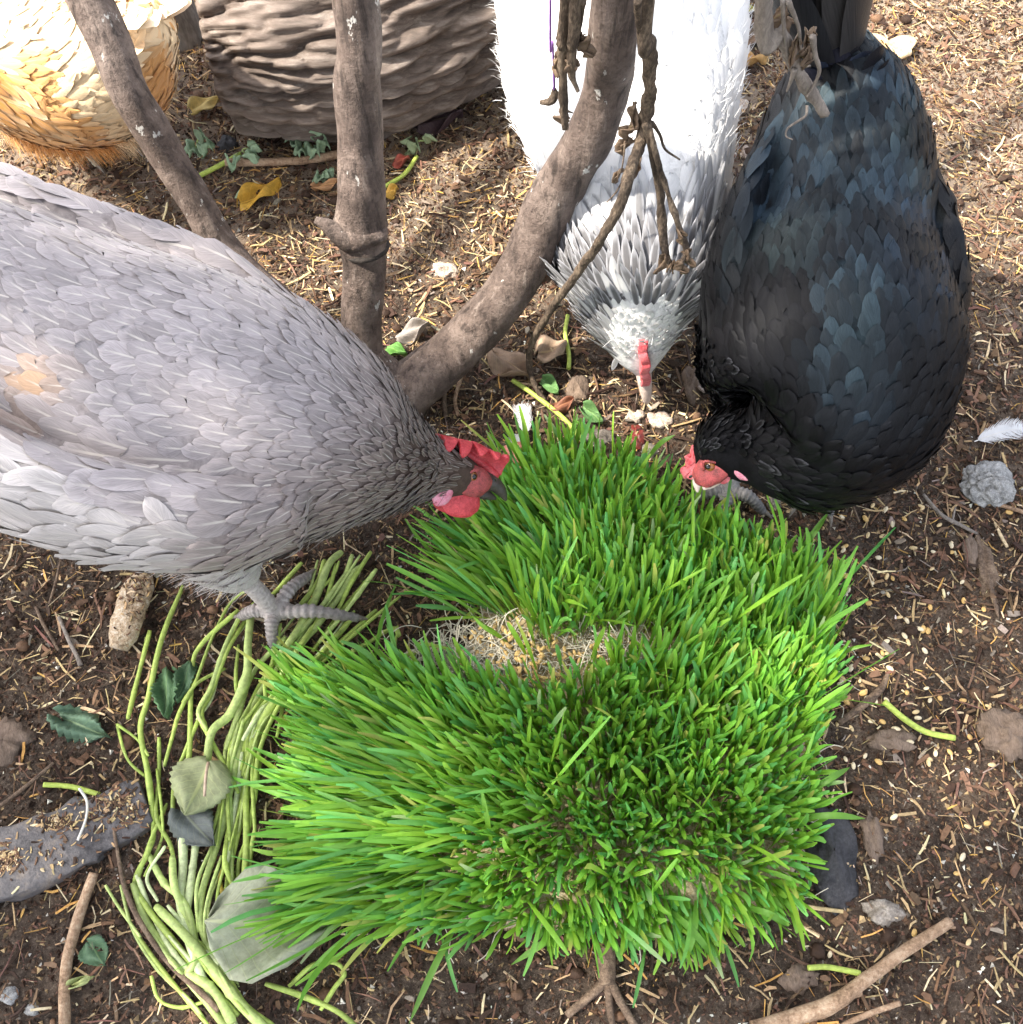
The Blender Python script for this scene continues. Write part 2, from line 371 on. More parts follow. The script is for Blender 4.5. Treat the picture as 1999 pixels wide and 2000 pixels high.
# grit: small angular crumbs that make the soil grainy
r = np.random.default_rng(55); n = 150000; x = r.uniform(-1.1, 1.1, n * 2); y = r.uniform(-.25, 1.6, n * 2); k = seen(x, y, .05) & (r.random(n * 2) < np.clip(.8 + 1.2 * fbm(x * 7, y * 7, 9, 3), .3, 1)); x, y = x[k][:n], y[k][:n]; n = len(x)
sz = np.exp(r.uniform(math.log(.0011), math.log(.0042), n)) * (1 + .25 * np.clip((y - .5), 0, 1)); a0 = r.uniform(0, 6.28, n); zb = gz(x, y); T = np.zeros((n, 4, 3))
for q in range(3):
    aa = a0 + q * 2.094 + r.normal(0, .35, n); rr_ = sz * r.uniform(.6, 1.3, n); T[:, q] = np.stack([x + np.cos(aa) * rr_, y + np.sin(aa) * rr_, zb - .0006 + r.uniform(0, .4, n) * sz], -1)
T[:, 3] = np.stack([x + r.normal(0, .25, n) * sz, y + r.normal(0, .25, n) * sz, zb + sz * r.uniform(.35, 1.1, n)], -1)
F3 = (np.arange(n)[:, None, None] * 4 + np.array([(0, 1, 3), (1, 2, 3), (2, 0, 3)])[None]).reshape(-1, 3)
pc = np.array([DARK * .8, DARK * 1.3, BRN * .8, BRN * 1.25, RED, STRAW * .75, GREY * .8, WHT]); ci = r.choice(8, n, p=[.22, .2, .2, .14, .07, .11, .045, .015]); cg = np.clip(pc[ci] * r.uniform(.6, 1.35, (n, 1)), 0, .8)
add('soil_grit', mesh_np('soil_grit', T.reshape(-1, 3), F3, {'Col': np.repeat(np.c_[cg, np.ones(n)], 4, 0)}, False), m_lit, None, 'fine angular grit and crumbs covering the bare soil', 'soil', kind='stuff')
# crumbly clods
mb = MB(); r = np.random.default_rng(5)
for k in range(1200):
    x, y = r.uniform(-1.05, 1.05), r.uniform(-.2, 1.6); s = math.exp(r.uniform(math.log(.003), math.log(.010)))
    V, Q = ellipsoid((x, y, float(gz(x, y)) + s * .25), (s, s * r.uniform(.6, 1), s * .7), nu=7, nv=5, lump=.5, seed=k)
    c = (DARK if r.random() < .6 else BRN) * r.uniform(.6, 1.3); mb.add(V, Q, Col=rgba(c))
add('soil_crumbs', mb.mesh('soil_crumbs'), m_lit, None, 'dark soil crumbs scattered over the ground', 'soil', kind='stuff')

# ================================================================== LOG
m_log, t, b, o = mat('weathered_wood')
tc = N(t, 'ShaderNodeTexCoord'); g = N(t, 'ShaderNodeAttribute'); g.attribute_name = 'Col'
n2 = N(t, 'ShaderNodeTexNoise', Scale=95, Detail=8, Roughness=.75); mpl = N(t, 'ShaderNodeMapping'); mpl.inputs['Scale'].default_value = (.16, .5, 1); mpl.inputs['Rotation'].default_value = (0, 0, -.35); t.links.new(tc.outputs['Object'], mpl.inputs[0]); t.links.new(mpl.outputs[0], n2.inputs['Vector'])
cc = mixc(t, .55, g.outputs['Color'], ramp(t, n2.outputs['Fac'], [(.34, (.05, .038, .031)), (.5, (.17, .13, .108)), (.66, (.38, .325, .28))]))
t.links.new(cc, b.inputs['Base Color']); b.inputs['Roughness'].default_value = .85; b.inputs['Specular IOR Level'].default_value = .2
bp = N(t, 'ShaderNodeBump', Strength=.6, Distance=.004); t.links.new(n2.outputs['Fac'], bp.inputs['Height']); t.links.new(bp.outputs[0], b.inputs['Normal'])
def log_mesh(path, rad, nl=190, na=330, seed=3, amp=.024):
    p = catmull(path, nl); rr = np.interp(np.linspace(0, 1, nl), np.linspace(0, 1, len(rad)), rad)
    _, S, U = frames(p, np.array([0, 0, 1.]))
    th = np.linspace(0, 2 * math.pi, na, endpoint=False)
    A, B = np.meshgrid(np.arange(nl) / nl, th, indexing='ij')
    wav = B * 9 + 2.4 * fbm(A * 5, B * 1.6, seed, 2) + .8 * np.sin(A * 6)
    r1 = np.abs(2 * vnoise(A * 9, wav * 1.0, seed + 4) - 1); r2 = np.abs(2 * vnoise(A * 26 + 3, wav * 2.2, seed + 5) - 1); rid = np.clip(r1 * .75 + r2 * .35, 0, 1)
    fin = fbm(A * 14, wav * 3.2, seed + 9, 3)
    f = -amp * .75 * (1 - r1) ** 3 - amp * .34 * (1 - r2) ** 2 + amp * .25 * fin + .04 * fbm(A * 3, B, seed + 2, 2)
    end = np.clip(np.minimum(A, 1 - A) * nl / 3, 0, 1) ** .5
    rad2 = (rr[:, None] + f) * np.where(end < .02, .02, end * .12 + .88 * (end > .3))
    V = p[:, None] + S[:, None] * (rad2 * np.cos(B))[..., None] + U[:, None] * (rad2 * np.sin(B))[..., None]
    i = np.arange(nl - 1)[:, None] * na; j = np.arange(na)[None, :]; j2 = (j + 1) % na
    Q = np.stack([i + j, i + j2, i + na + j2, i + na + j], -1).reshape(-1, 4)
    v = np.clip(rid ** 1.2 * 1.15 + .5 * fin, 0, 1)[..., None]
    c = (1 - v) * np.array([.022, .017, .014]) + v * np.array([.30, .25, .215])
    return V.reshape(-1, 3), Q, np.concatenate([c, np.ones(c.shape[:2] + (1,))], -1).reshape(-1, 4)
V, Q, Cc = log_mesh([(-.40, 1.195, .105), (-.22, 1.21, .11), (-.04, 1.315, .12), (.2, 1.49, .13), (.5, 1.72, .13)], [.140, .158, .158, .155, .15])
add('log', mesh_np('log', V, Q, {'Col': Cc}), m_log, None, 'thick weathered log with deep wavy grain lying behind the shrub stems', 'log')

# grey stub beside the log's end
m_grey = noise_mat('grey_wood', (.12, .11, .10), (.33, .31, .29), scale=30, bump=.5, stretch=(1, 1, .25))
a = P(352, 70, 0)
V, Q = tube(catmull([a + [0, 0, -.02], a + [.0, .012, .1], a + [-.01, .03, .22]], 14), np.linspace(.036, .030, 14), nseg=12, wob=.12, wf=12, seed=4)
add('post_stump', mesh_np('post_stump', V, Q), m_grey, None, 'grey weathered post stump beside the left end of the log', 'post')

# ================================================================== SHRUB with three stems
m_bark, t, b, o = mat('stem_bark')
tc = N(t, 'ShaderNodeTexCoord')
n1 = N(t, 'ShaderNodeTexNoise', Scale=22, Detail=7, Roughness=.65); n2 = N(t, 'ShaderNodeTexNoise', Scale=170, Detail=6, Roughness=.75); n3 = N(t, 'ShaderNodeTexVoronoi', Scale=75)
for q in (n1, n2, n3): t.links.new(tc.outputs['Object'], q.inputs['Vector'])
c0 = ramp(t, n1.outputs['Fac'], [(.32, (.075, .055, .046)), (.5, (.165, .122, .101)), (.68, (.29, .225, .188))])
c1 = mixc(t, ramp(t, n2.outputs['Fac'], [(.36, (.55, .55, .55)), (.50, (0, 0, 0))]), c0, (.05, .036, .03))
c2 = mixc(t, ramp(t, n2.outputs['Fac'], [(.66, (0, 0, 0)), (.73, (.8, .8, .8))]), c1, (.42, .37, .32))
n4 = N(t, 'ShaderNodeTexNoise', Scale=48, Detail=4, Roughness=.6); mp4 = N(t, 'ShaderNodeMapping'); mp4.inputs['Scale'].default_value = (1.6, 1.6, .7); mp4.inputs['Location'].default_value = (3.1, 1.7, .4)
t.links.new(tc.outputs['Object'], mp4.inputs[0]); t.links.new(mp4.outputs[0], n4.inputs['Vector'])
c3 = mixc(t, ramp(t, n4.outputs['Fac'], [(.655, (0, 0, 0)), (.68, (1, 1, 1))]), c2, (.66, .63, .58))   # bird-lime specks
n5 = N(t, 'ShaderNodeTexNoise', Scale=90, Detail=6, Roughness=.7); mp5 = N(t, 'ShaderNodeMapping'); mp5.inputs['Scale'].default_value = (1, 1, .12); t.links.new(tc.outputs['Object'], mp5.inputs[0]); t.links.new(mp5.outputs[0], n5.inputs['Vector'])
c3 = mixc(t, ramp(t, n5.outputs['Fac'], [(.36, (.8, .8, .8)), (.47, (0, 0, 0))]), c3, (.035, .026, .022))      # lengthwise cracks
c3 = mixc(t, ramp(t, n5.outputs['Fac'], [(.58, (0, 0, 0)), (.68, (.6, .6, .6))]), c3, (.36, .29, .245))
ga = N(t, 'ShaderNodeAttribute'); ga.attribute_name = 'Col'
c4 = mixc(t, 1.0, c3, ga.outputs['Color'], 'MULTIPLY')
t.links.new(c4, b.inputs['Base Color']); b.inputs['Roughness'].default_value = .62; b.inputs['Specular IOR Level'].default_value = .3
ad = N(t, 'ShaderNodeMath', operation='ADD'); t.links.new(n5.outputs['Fac'], ad.inputs[0]); t.links.new(n2.outputs['Fac'], ad.inputs[1])
bp = N(t, 'ShaderNodeBump', Strength=.9, Distance=.005); t.links.new(ad.outputs[0], bp.inputs['Height']); t.links.new(bp.outputs[0], b.inputs['Normal'])

SB = P(778, 792, 0)
shrub = root('shrub', 'shrub of three smooth brown stems rising from the litter', 'shrub', loc=None)
def stem(pts, wpx, extra, rextra, name, label, bulge=None, ring=None, n=90):
    """pts: (px,py,z); wpx: width in photo pixels; extra: world points carried on above the picture"""
    W = [P(*p) for p in pts]; cpv = np.array([0, math.cos(PITCH), -math.sin(PITCH)])
    rad = [wp * .5 / FPX * float(np.dot(q - np.array([0, 0, CAM_H]), cpv)) for q, wp in zip(W, wpx)]
    path = catmull(W + [np.array(e, float) for e in extra], n); m = len(rad) + len(rextra)
    rr = np.interp(np.linspace(0, m - 1, n), np.arange(m), rad + list(rextra))
    col = np.ones((n, 4))
    ll = np.r_[0, np.cumsum(np.linalg.norm(np.diff(path, axis=0), axis=1))]
    for (c, wdt, a) in (bulge or []):
        rr = rr * (1 + a * np.exp(-((ll - c) / wdt) ** 2))
    for (c, wdt, cc) in (ring or []):
        k = np.exp(-((ll - c) / wdt) ** 4)[:, None]; col[:, :3] = col[:, :3] * (1 - k) + np.array(cc) * k
    V, Q = tube(path, rr, nseg=28, wob=.17, wf=24, seed=len(name) + len(pts))
    C = np.repeat(np.vstack([col[:1], col, col[-1:]]), 28, 0)
    o = add(name, mesh_np(name, V, Q, {'Col': C}), m_bark, shrub, label); return path, ll
cpath, cl = stem([(790, 812, -.03), (752, 748, .035), (716, 700, .075), (707, 650, .11), (711, 570, .165), (714, 500, .205), (705, 440, .24), (708, 380, .275), (703, 270, .335), (699, 163, .395), (697, 0, .48)],
     [100, 92, 82, 80, 82, 88, 106, 93, 88, 90, 95], [(-.14, .80, .75), (-.20, .95, 1.2), (-.32, 1.1, 1.7), (-.4, 1.2, 2.1)], [.02, .018, .014, .010], 'stem', 'upright middle stem with a swollen node', n=150)
# node: swelling, dark scar and a broken stub on the middle stem
k = int(np.argmin(np.linalg.norm(cpath - P(706, 448, .24), axis=1)))
mb = MB()
pp = cpath[k - 3:k + 4]; V, Q = tube(catmull(pp, 16), .0262 + .0030 * np.sin(np.linspace(0, math.pi, 16)), nseg=28, wob=.2, wf=30, seed=2); mb.add(V, Q, Col=rgba((1, 1, 1)))
s0 = P(672, 462, .245); s1 = P(640, 440, .256); s2 = P(616, 428, .262)
V, Q = tube(catmull([P(700, 462, .235), s0, s1, s2], 22), np.interp(np.linspace(0, 1, 22), [0, .4, .8, 1], [.020, .011, .0055, .0035]), nseg=14, wob=.3, wf=40, seed=6); mb.add(V, Q, Col=rgba((.8, .8, .8)))
add('node_stub', mb.mesh('node_stub'), m_bark, shrub, 'broken side stub on the swollen node')
mk = noise_mat('dark_scar', (.012, .010, .009), (.05, .04, .034), scale=90, bump=.5)
kk = int(np.argmin(np.linalg.norm(cpath - P(712, 482, .215), axis=1)))
V, Q = tube(catmull(cpath[kk - 1:kk + 2], 8), [.0235, .0262, .0272, .0268, .0272, .0262, .025, .0235], nseg=28, wob=.12, wf=60, seed=9)
add('node_scar', mesh_np('node_scar', V, Q), mk, shrub, 'dark ring scar below the node')
stem([(770, 800, -.03), (700, 720, .04), (600, 640, .085), (505, 560, .125), (440, 490, .155), (390, 405, .205), (342, 326, .25), (292, 245, .30), (243, 163, .345), (178, 0, .41)],
     [88, 80, 74, 70, 68, 68, 70, 72, 76, 86], [(-.47, .95, .62), (-.6, 1.1, 1.0), (-.75, 1.3, 1.6), (-.8, 1.4, 2.0)], [.017, .016, .013, .009], 'stem', 'slanting stem crossing in front of the buff hen',
     ring=[(.47, .003, (.6, .55, .5))])
stem([(772, 812, -.03), (800, 758, .03), (880, 694, .075), (973, 595, .14), (1030, 507, .195), (1072, 414, .255), (1108, 342, .305), (1160, 254, .37), (1191, 145, .44), (1206, 0, .535)],
     [112, 108, 98, 93, 95, 102, 92, 94, 94, 96], [(.09, .70, .85), (.1, .8, 1.3), (.0, .95, 1.8), (-.05, 1.05, 2.1)], [.02, .018, .014, .01], 'stem', 'thick stem curving up to the right in front of the white hen')

# ================================================================== ADDED SHADE TREE (unseen, put outside the view for its shade)
m_leaf = attr_mat('tree_leaf', rough=.5, spec=.4, var=.2, nscale=30, bump=.1, transl=.3)
tree = root('added_shade_tree', 'unseen leafy tree added to shade the lower part of the run', 'tree')
tp = catmull([(-3.9, 1.9, -.1), (-3.8, 1.85, 1.0), (-3.3, .9, 2.0), (-2.6, -.2, 2.9)], 40)
V, Q = tube(tp, np.linspace(.12, .05, 40), nseg=16, wob=.15, wf=5, seed=3); add('trunk', mesh_np('trunk', V, Q, {'Col': np.ones((len(V), 4))}), m_bark, tree)
r = np.random.default_rng(77); mb = MB()
for k in range(14):
    e = np.array([r.uniform(-3.4, -.5), r.uniform(-1.3, .4), r.uniform(2.3, 3.0)])
    V, Q = tube(catmull([tp[30 + k % 9], (tp[30] + e) / 2 + [0, 0, .15], e], 12), np.linspace(.03, .006, 12), nseg=8); mb.add(V, Q, Col=np.ones(4))
add('limbs', mb.mesh('limbs'), m_bark, tree)
def shade_leaf_cloud(n, seed, edge):
    r = np.random.default_rng(seed); Vs = []; Qs = []; Cs = []
    c = np.stack([r.uniform(-3.8, .2, n * 2), r.uniform(-1.5, 1.2, n * 2), r.uniform(2.1, 3.0, n * 2)], -1)
    sh = c - np.array(_sd)[None] * (c[:, 2] / _sd.z)[:, None]     # where its shadow falls on the ground
    lim = edge(sh[:, 0]) + .22 * fbm(c[:, 0] * 3, c[:, 2] * 3, 4, 3)
    k = (sh[:, 1] < lim) & (sh[:, 1] > -1.3) & (fbm(c[:, 0] * 2.5, c[:, 1] * 2.5 + c[:, 2], 6, 2) > -.2); c = c[k][:n]; n = len(c)  # leaves kept only where their shadow falls inside the chosen shade edge
    d1 = r.normal(0, 1, (n, 3)); d1 /= np.linalg.norm(d1, axis=1)[:, None]; d2 = np.cross(d1, r.normal(0, 1, (n, 3))); d2 /= np.linalg.norm(d2, axis=1)[:, None]
    s = r.uniform(.05, .09, n)[:, None]
    V = np.stack([c - d1 * s, c + d2 * s * .45, c + d1 * s, c - d2 * s * .45], 1).reshape(-1, 3)
    col = np.array([.055, .11, .025]) * r.uniform(.6, 1.5, (n, 1)); col = np.repeat(np.c_[col, np.ones(n)], 4, 0)
    return V, np.arange(n * 4).reshape(-1, 4), col
V, Q, Cc = shade_leaf_cloud(5200, 31, lambda x: .71 - .11 * np.clip((x - .05) / .08, 0, 1) + .16 * np.clip((x - .36) / .10, 0, 1))
add('crown', mesh_np('crown', V, Q, {'Col': Cc}, False), m_leaf, tree, kind='stuff')
# ================================================================== HENS
CAMP = np.array([0, 0, CAM_H])
def remesh(V, Q, voxel, smooth):
    me = mesh_np('tmp', V, Q); o = bpy.data.objects.new('tmp', me); COL.objects.link(o)
    md = o.modifiers.new('r', 'REMESH'); md.mode = 'VOXEL'; md.voxel_size = voxel
    if smooth: sm = o.modifiers.new('s', 'SMOOTH'); sm.factor = .5; sm.iterations = smooth
    dg = bpy.context.evaluated_depsgraph_get(); out = bpy.data.meshes.new_from_object(o.evaluated_get(dg))
    bpy.data.objects.remove(o); bpy.data.meshes.remove(me)
    return out

TS = np.array([0, .14, .32, .52, .70, .84, .94, 1.0]); AS = np.array([-1, -.55, 0, .55, 1.0])
SHAPES = {  # half-width along the vane
    'round': np.array([.30, .62, .88, 1.0, .98, .80, .50, .10]),
    'point': np.array([.40, .75, .95, 1.0, .85, .58, .30, .03]),
    'hackle': np.array([.45, .70, .92, 1.0, .82, .55, .28, .02]),
    'quill': np.array([.30, .70, .90, 1.0, 1.0, .92, .66, .12])}
def feather_quads():
    k, c = len(TS), len(AS); i = np.arange(k - 1)[:, None] * c; j = np.arange(c - 1)[None, :]
    return np.stack([i + j, i + j + 1, i + c + j + 1, i + c + j], -1).reshape(-1, 4)
FQ = feather_quads()
def grow_feather(bvh, p, n, d, L, W, lift, shape, flare=0.0, curl=.16, off=0.0):
    """a vane that lies along the body from p in direction d; tip stands 'lift' off the skin"""
    pts = []; ns = []; ds = []; t0 = 0; p = Vector(p); n = Vector(n); d = Vector(d)
    for t in TS:
        st = (t - t0) * L; t0 = t
        if st:
            q = p + d * st; r = bvh.find_nearest(q)
            if r[0] is not None and not flare:
                n2 = r[1]; n = (n * .5 + n2 * .5).normalized(); p = r[0]
            else: p = q
            d = (d - n * d.dot(n))
            if flare: d = d + n * flare * st / L
            d.normalize()
        pts.append(p.copy()); ns.append(n.copy()); ds.append(d.copy())
    pts = np.array(pts); ns = np.array(ns); ds = np.array(ds); sd = np.cross(ns, ds)
    h = -.0008 + off + (lift + .0008) * TS ** 1.2
    wv = SHAPES[shape] * W * .5
    V = pts[:, None] + sd[:, None] * (AS[None, :] * wv[:, None])[..., None] + ns[:, None] * (h[:, None] - curl * (AS[None, :] ** 2) * wv[:, None])[..., None]
    V[-3:] += ns[-3:, None] * (TIPR.uniform(-1, 1, (3, len(AS), 1)) * .0006) + ds[-3:, None] * (TIPR.uniform(-1, 1, (3, len(AS), 1)) * .07 * W)
    return V.reshape(-1, 3)
TIPR = np.random.default_rng(99)
FUVA = np.stack(np.meshgrid(AS, TS), -1).reshape(-1, 2)

def toe_tube(a, b, r0, r1, arch=.010, n=46, rings=True):
    a, b = np.array(a), np.array(b); m = (a + b) / 2; m[2] = max(a[2], b[2]) * .6 + .004 + arch
    p = catmull([a, m, b], n); t = np.linspace(0, 1, n); r = r0 + (r1 - r0) * t
    r = r * (1 + .12 * np.exp(-((t - .45) / .08) ** 2) + .10 * np.exp(-((t - .78) / .06) ** 2))
    if rings: r = r * (1 + .085 * np.sign(np.sin(t * 2 * math.pi * 11)))
    return p, r

def make_hen(name, label, spine, wings, legs, head, style, fmat, cfg, skin_leg=(.42, .39, .37)):
    g = root(name, label, 'hen')
    sp = np.array([s[:3] for s in spine], float); ra = np.array([s[3] for s in spine]); rb = np.array([s[4] for s in spine])
    n = 90; path = catmull(sp, n); A = np.clip(catmull(np.c_[ra, rb, rb], n), .004, 1)
    mb = MB(); V, Q = tube(path, A[:, 0], A[:, 1], nseg=40); mb.add(V, Q)
    for (wp, wr, wt) in wings:
        p = catmull(wp, 30); k = len(wr); rr = np.interp(np.linspace(0, k - 1, 30), np.arange(k), wr); tt = np.interp(np.linspace(0, k - 1, 30), np.arange(k), wt)
        V, Q = tube(p, tt, rr, nseg=24, up=np.array([0, 0, 1.])); mb.add(V, Q)
    for (c, r, ax) in cfg.get('lobes', []):
        V, Q = ellipsoid(c, r, ax, 24, 16); mb.add(V, Q)
    legseg = []
    for lg in legs:
        hip, hock, hub = [np.array(x, float) for x in (lg['hip'], lg['hock'], lg['hub'])]
        V, Q = tube(catmull([hip, hip * .45 + hock * .55 + np.array([0, 0, .0]), hock], 14), np.linspace(.058, .020, 14), nseg=20); mb.add(V, Q)
        V, Q = tube(catmull([hock, (hock + hub) / 2, hub], 12), np.linspace(.0095, .0085, 12), nseg=14); mb.add(V, Q); legseg.append((hock, hub))
        V, Q = ellipsoid(hub, (.013, .013, .009), nu=12, nv=8); mb.add(V, Q)
        for e in lg['toes']:
            p, r = toe_tube(hub, e, .0078, .0050, rings=False); V, Q = tube(p, r, nseg=10); mb.add(V, Q); legseg.append((hub, np.array(e, float)))
    me = remesh(np.vstack(mb.V), np.vstack(mb.Q), cfg.get('voxel', .0043), 3)
    nv = len(me.vertices); co = np.zeros(nv * 3); me.vertices.foreach_get('co', co); co = co.reshape(-1, 3)
    bv = BVHTree.FromPolygons([tuple(x) for x in co], [tuple(p.vertices) for p in me.polygons])
    me.polygons.foreach_set('use_smooth', np.ones(len(me.polygons), bool))
    no = np.zeros(nv * 3); me.vertices.foreach_get('normal', no); no = no.reshape(-1, 3)
    # leg mask
    def seg_d(p, a, b):
        ab = b - a; t = np.clip(((p - a) @ ab) / (ab @ ab), 0, 1)[:, None]; return np.linalg.norm(p - (a + ab * t), axis=1)
    ld = np.full(nv, 9.)
    for a, b in legseg: ld = np.minimum(ld, seg_d(co, a, b))
    legmask = (ld < .021) & (co[:, 2] < cfg.get('leg_top', .13))
    Tn = np.gradient(path, axis=0); Tn /= np.linalg.norm(Tn, axis=1)[:, None]
    def spar(p):
        d = np.linalg.norm(path[None] - p[:, None], axis=2); k = d.argmin(1); return k / (n - 1), k
    O, f, nn = np.array(head['O']), nrm(head['f']), nrm(head['n']); nn = nrm(nn - f * (nn @ f)); ss = np.cross(nn, f)
    wseg = []
    for (wp, wr, wt) in wings: wseg.append((catmull(wp, 30), np.interp(np.linspace(0, len(wr) - 1, 30), np.arange(len(wr)), wr)))
    def wpar(p):
        best = (0, 9., None)
        for (c, hr) in wseg:
            d = np.linalg.norm(c - p, axis=1); k = int(d.argmin()); q = d[k] / hr[k]
            if q < best[1]: best = (k / 29, q, nrm(c[min(k + 2, 29)] - c[max(k - 2, 0)]))
        return best
    sv, kv = np.zeros(nv), np.zeros(nv, int)
    for c0 in range(0, nv, 4000): sv[c0:c0 + 4000], kv[c0:c0 + 4000] = spar(co[c0:c0 + 4000])
    # ---- feathers: dart throwing on the skin
    rs = np.random.default_rng(cfg.get('seed', 1))
    tri = np.array([p.vertices[:3] for p in me.polygons]); ar = np.array([p.area for p in me.polygons])
    ncand = cfg.get('cand', 26000); fi = rs.choice(len(tri), ncand, p=ar / ar.sum()); vi = tri[fi, 0]
    jit = rs.normal(0, .001, (ncand, 3)); pc = co[vi] + jit
    s_c, k_c = sv[vi], kv[vi]; acc = []; grid = {}
    cell = .012
    for q in range(ncand):
        v = vi[q]
        if legmask[v]: continue
        p = pc[q]; rel = p - O
        st = style(p, no[v], s_c[q], wpar(p))
        if st.get('skip'): continue
        rad = st['sp']; kx, ky, kz = (p // cell).astype(int); ok = True; rr = int(rad // cell) + 1
        for ax in range(kx - rr, kx + rr + 1):
            for ay in range(ky - rr, ky + rr + 1):
                for az in range(kz - rr, kz + rr + 1):
                    for (pp, rp) in grid.get((ax, ay, az), ()):
                        dd = pp - p
                        if dd @ dd < (rad * .5 + rp * .5) ** 2: ok = False; break
                    if not ok: break
                if not ok: break
            if not ok: break
        if ok:
            grid.setdefault((kx, ky, kz), []).append((p, rad)); acc.append((p, no[v], s_c[q], k_c[q], st))
    # skin takes the colour of the feather that grows nearest
    kd = KDTree(len(acc))
    for q, x in enumerate(acc): kd.insert(Vector(x[0]), q)
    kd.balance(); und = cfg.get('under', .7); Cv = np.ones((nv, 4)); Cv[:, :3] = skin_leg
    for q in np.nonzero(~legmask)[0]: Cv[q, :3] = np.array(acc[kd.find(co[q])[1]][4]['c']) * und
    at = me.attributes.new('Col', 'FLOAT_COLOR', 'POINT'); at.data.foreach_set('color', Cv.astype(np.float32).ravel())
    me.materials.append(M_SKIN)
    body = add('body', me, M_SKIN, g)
    feats = []
    for (p, nn_, s, k, st) in acc:
        d = -Tn[k] if st.get('d') is None else np.array(st['d'])
        sw_ = cfg.get('swirl', .3); d = d + rs.normal(0, st.get('jd', .10), 3) + sw_ * 2 * np.array([float(fbm(p[0] * 16 + 3 * k2, p[1] * 16 + p[2] * 16, 50 + k2, 2)) for k2 in range(3)]); d = d - nn_ * (d @ nn_)
        if np.linalg.norm(d) < 1e-3: continue
        d = nrm(d); L = st['L'] * rs.uniform(.8, 1.25); W = st['W'] * rs.uniform(.78, 1.2)
        base = p - d * L * .45; r_ = bv.find_nearest(Vector(base))
        if r_[0] is None: continue
        rel = np.array(r_[0]) - O
        if np.linalg.norm(rel) < .09:
            lim = head.get('crown', .016) if rel @ nn > .012 * head.get('sc', 1) else head.get('bare', -.012)
            if rel @ f > lim: continue
        n0 = np.array(r_[1]); d0 = nrm(d - n0 * (d @ n0))
        V = grow_feather(bv, r_[0], n0, d0, L, W, st['lift'] * rs.uniform(.5, 1.6) * (1 + 1.6 * max(0, float(fbm(p[0] * 22, p[1] * 22 + p[2] * 22, 60, 2)) * 2)), st['sh'], st.get('flare', 0), st.get('curl', .16), rs.uniform(0, .0006))
        rv = rs.random(); c = np.array(st['c']) * (1 + st.get('var', .10) * (rs.random() * 2 - 1)); e = np.array(st['e']) * (1 + st.get('var', .10) * (rs.random() * 2 - 1))
        cen = V.mean(0); vd = CAMP - cen; dist = np.linalg.norm(vd); face = max(0, float(nn_ @ vd) / dist)
        rel = cen - CAMP; dep = rel @ np.array([0, math.cos(PITCH), -math.sin(PITCH)]); px = 1000 + FPX * rel[0] / dep; py = 1000 - FPX * (rel @ np.array([0, math.sin(PITCH), math.cos(PITCH)])) / dep
        vis = -30 < px < 2030 and -30 < py < 2030
        if vis and bv.ray_cast(Vector(cen + nn_ * .008), Vector(vd / dist))[0] is not None: vis = False
        feats.append((L * W * face / dist ** 2 if vis else 0, V, np.tile(rgba(c, rv), (len(V), 1)), np.tile(rgba(e, rv), (len(V), 1)), np.c_[FUVA, np.full(len(V), rv)]))
    feats.sort(key=lambda x: -x[0])
    nind = sum(1 for x in feats[:280] if x[0] > 0)
    for (a, V, c, e, uv) in feats[:nind]:
        add('feather', mesh_np('feather', V, FQ, {'Col': c, 'Edge': e, 'fuv': uv}), fmat, g)
    mb = MB()
    for (a, V, c, e, uv) in feats[nind:]: mb.add(V, FQ, Col=c, Edge=e, fuv=uv)
    add('plumage', mb.mesh('plumage'), fmat, g, kind='stuff')
    # ---- down: fine loose barbs
    if cfg.get('fluff'):
        nf = cfg['fluff']; fi = rs.choice(len(tri), nf * 3, p=ar / ar.sum()); Vs = []; Cs = []; cnt = 0
        for q in fi:
            v = tri[q, 0]
            if legmask[v] or cnt >= nf: continue
            p = co[v] + rs.normal(0, .002, 3)
            if (p - O) @ f > -.01 and np.linalg.norm(p - O) < .06: continue
            wgt = cfg['fluffw'](p, no[v], sv[v])
            if rs.random() > wgt: continue
            d = nrm(-Tn[kv[v]] * .8 + no[v] * rs.uniform(.15, .9) + np.array(cfg.get('fluffd', (0, 0, -.3))) + rs.normal(0, .28, 3)); L = rs.uniform(.012, .026) * cfg.get('fluffl', 1); wd = rs.uniform(.00018, .00045)
            sdv = nrm(np.cross(d, rs.normal(0, 1, 3))); b0 = p + no[v] * .001; m = b0 + d * L * .55; e = b0 + nrm(d + np.array([0, 0, -.35]) - Tn[kv[v]] * .2) * L
            Vs += [b0 - sdv * wd, b0 + sdv * wd, m + sdv * wd * .8, m - sdv * wd * .8, e + sdv * wd * .15, e - sdv * wd * .15]
            c = np.array(style(p, no[v], sv[v], (0, 9, None))['c']) * rs.uniform(.85, 1.25); Cs += [rgba(np.clip(c, 0, .88))] * 6; cnt += 1
        k = np.arange(cnt)[:, None] * 6; Qs = np.vstack([k + [0, 1, 2, 3], k + [3, 2, 4, 5]])
        add('down', mesh_np('down', np.array(Vs), Qs, {'Col': np.array(Cs)}), M_DOWN, g, kind='stuff')
    # ---- legs: scutes and claws
    for lg in legs:
        hock, hub = np.array(lg['hock'], float), np.array(lg['hub'], float)
        mb = MB(); t = np.linspace(0, 1, 40); p = catmull([hock, (hock + hub) / 2 + np.array([0, .002, 0]), hub], 40)
        V, Q = tube(p, (.0102 - .0006 * t) * (1 + .04 * np.sign(np.sin(t * 2 * math.pi * 9))), nseg=14); mb.add(V, Q, Col=rgba(skin_leg))
        V, Q = ellipsoid(hub + [0, 0, .001], (.0125, .0125, .0095), nu=14, nv=9, lump=.15); mb.add(V, Q, Col=rgba(skin_leg))
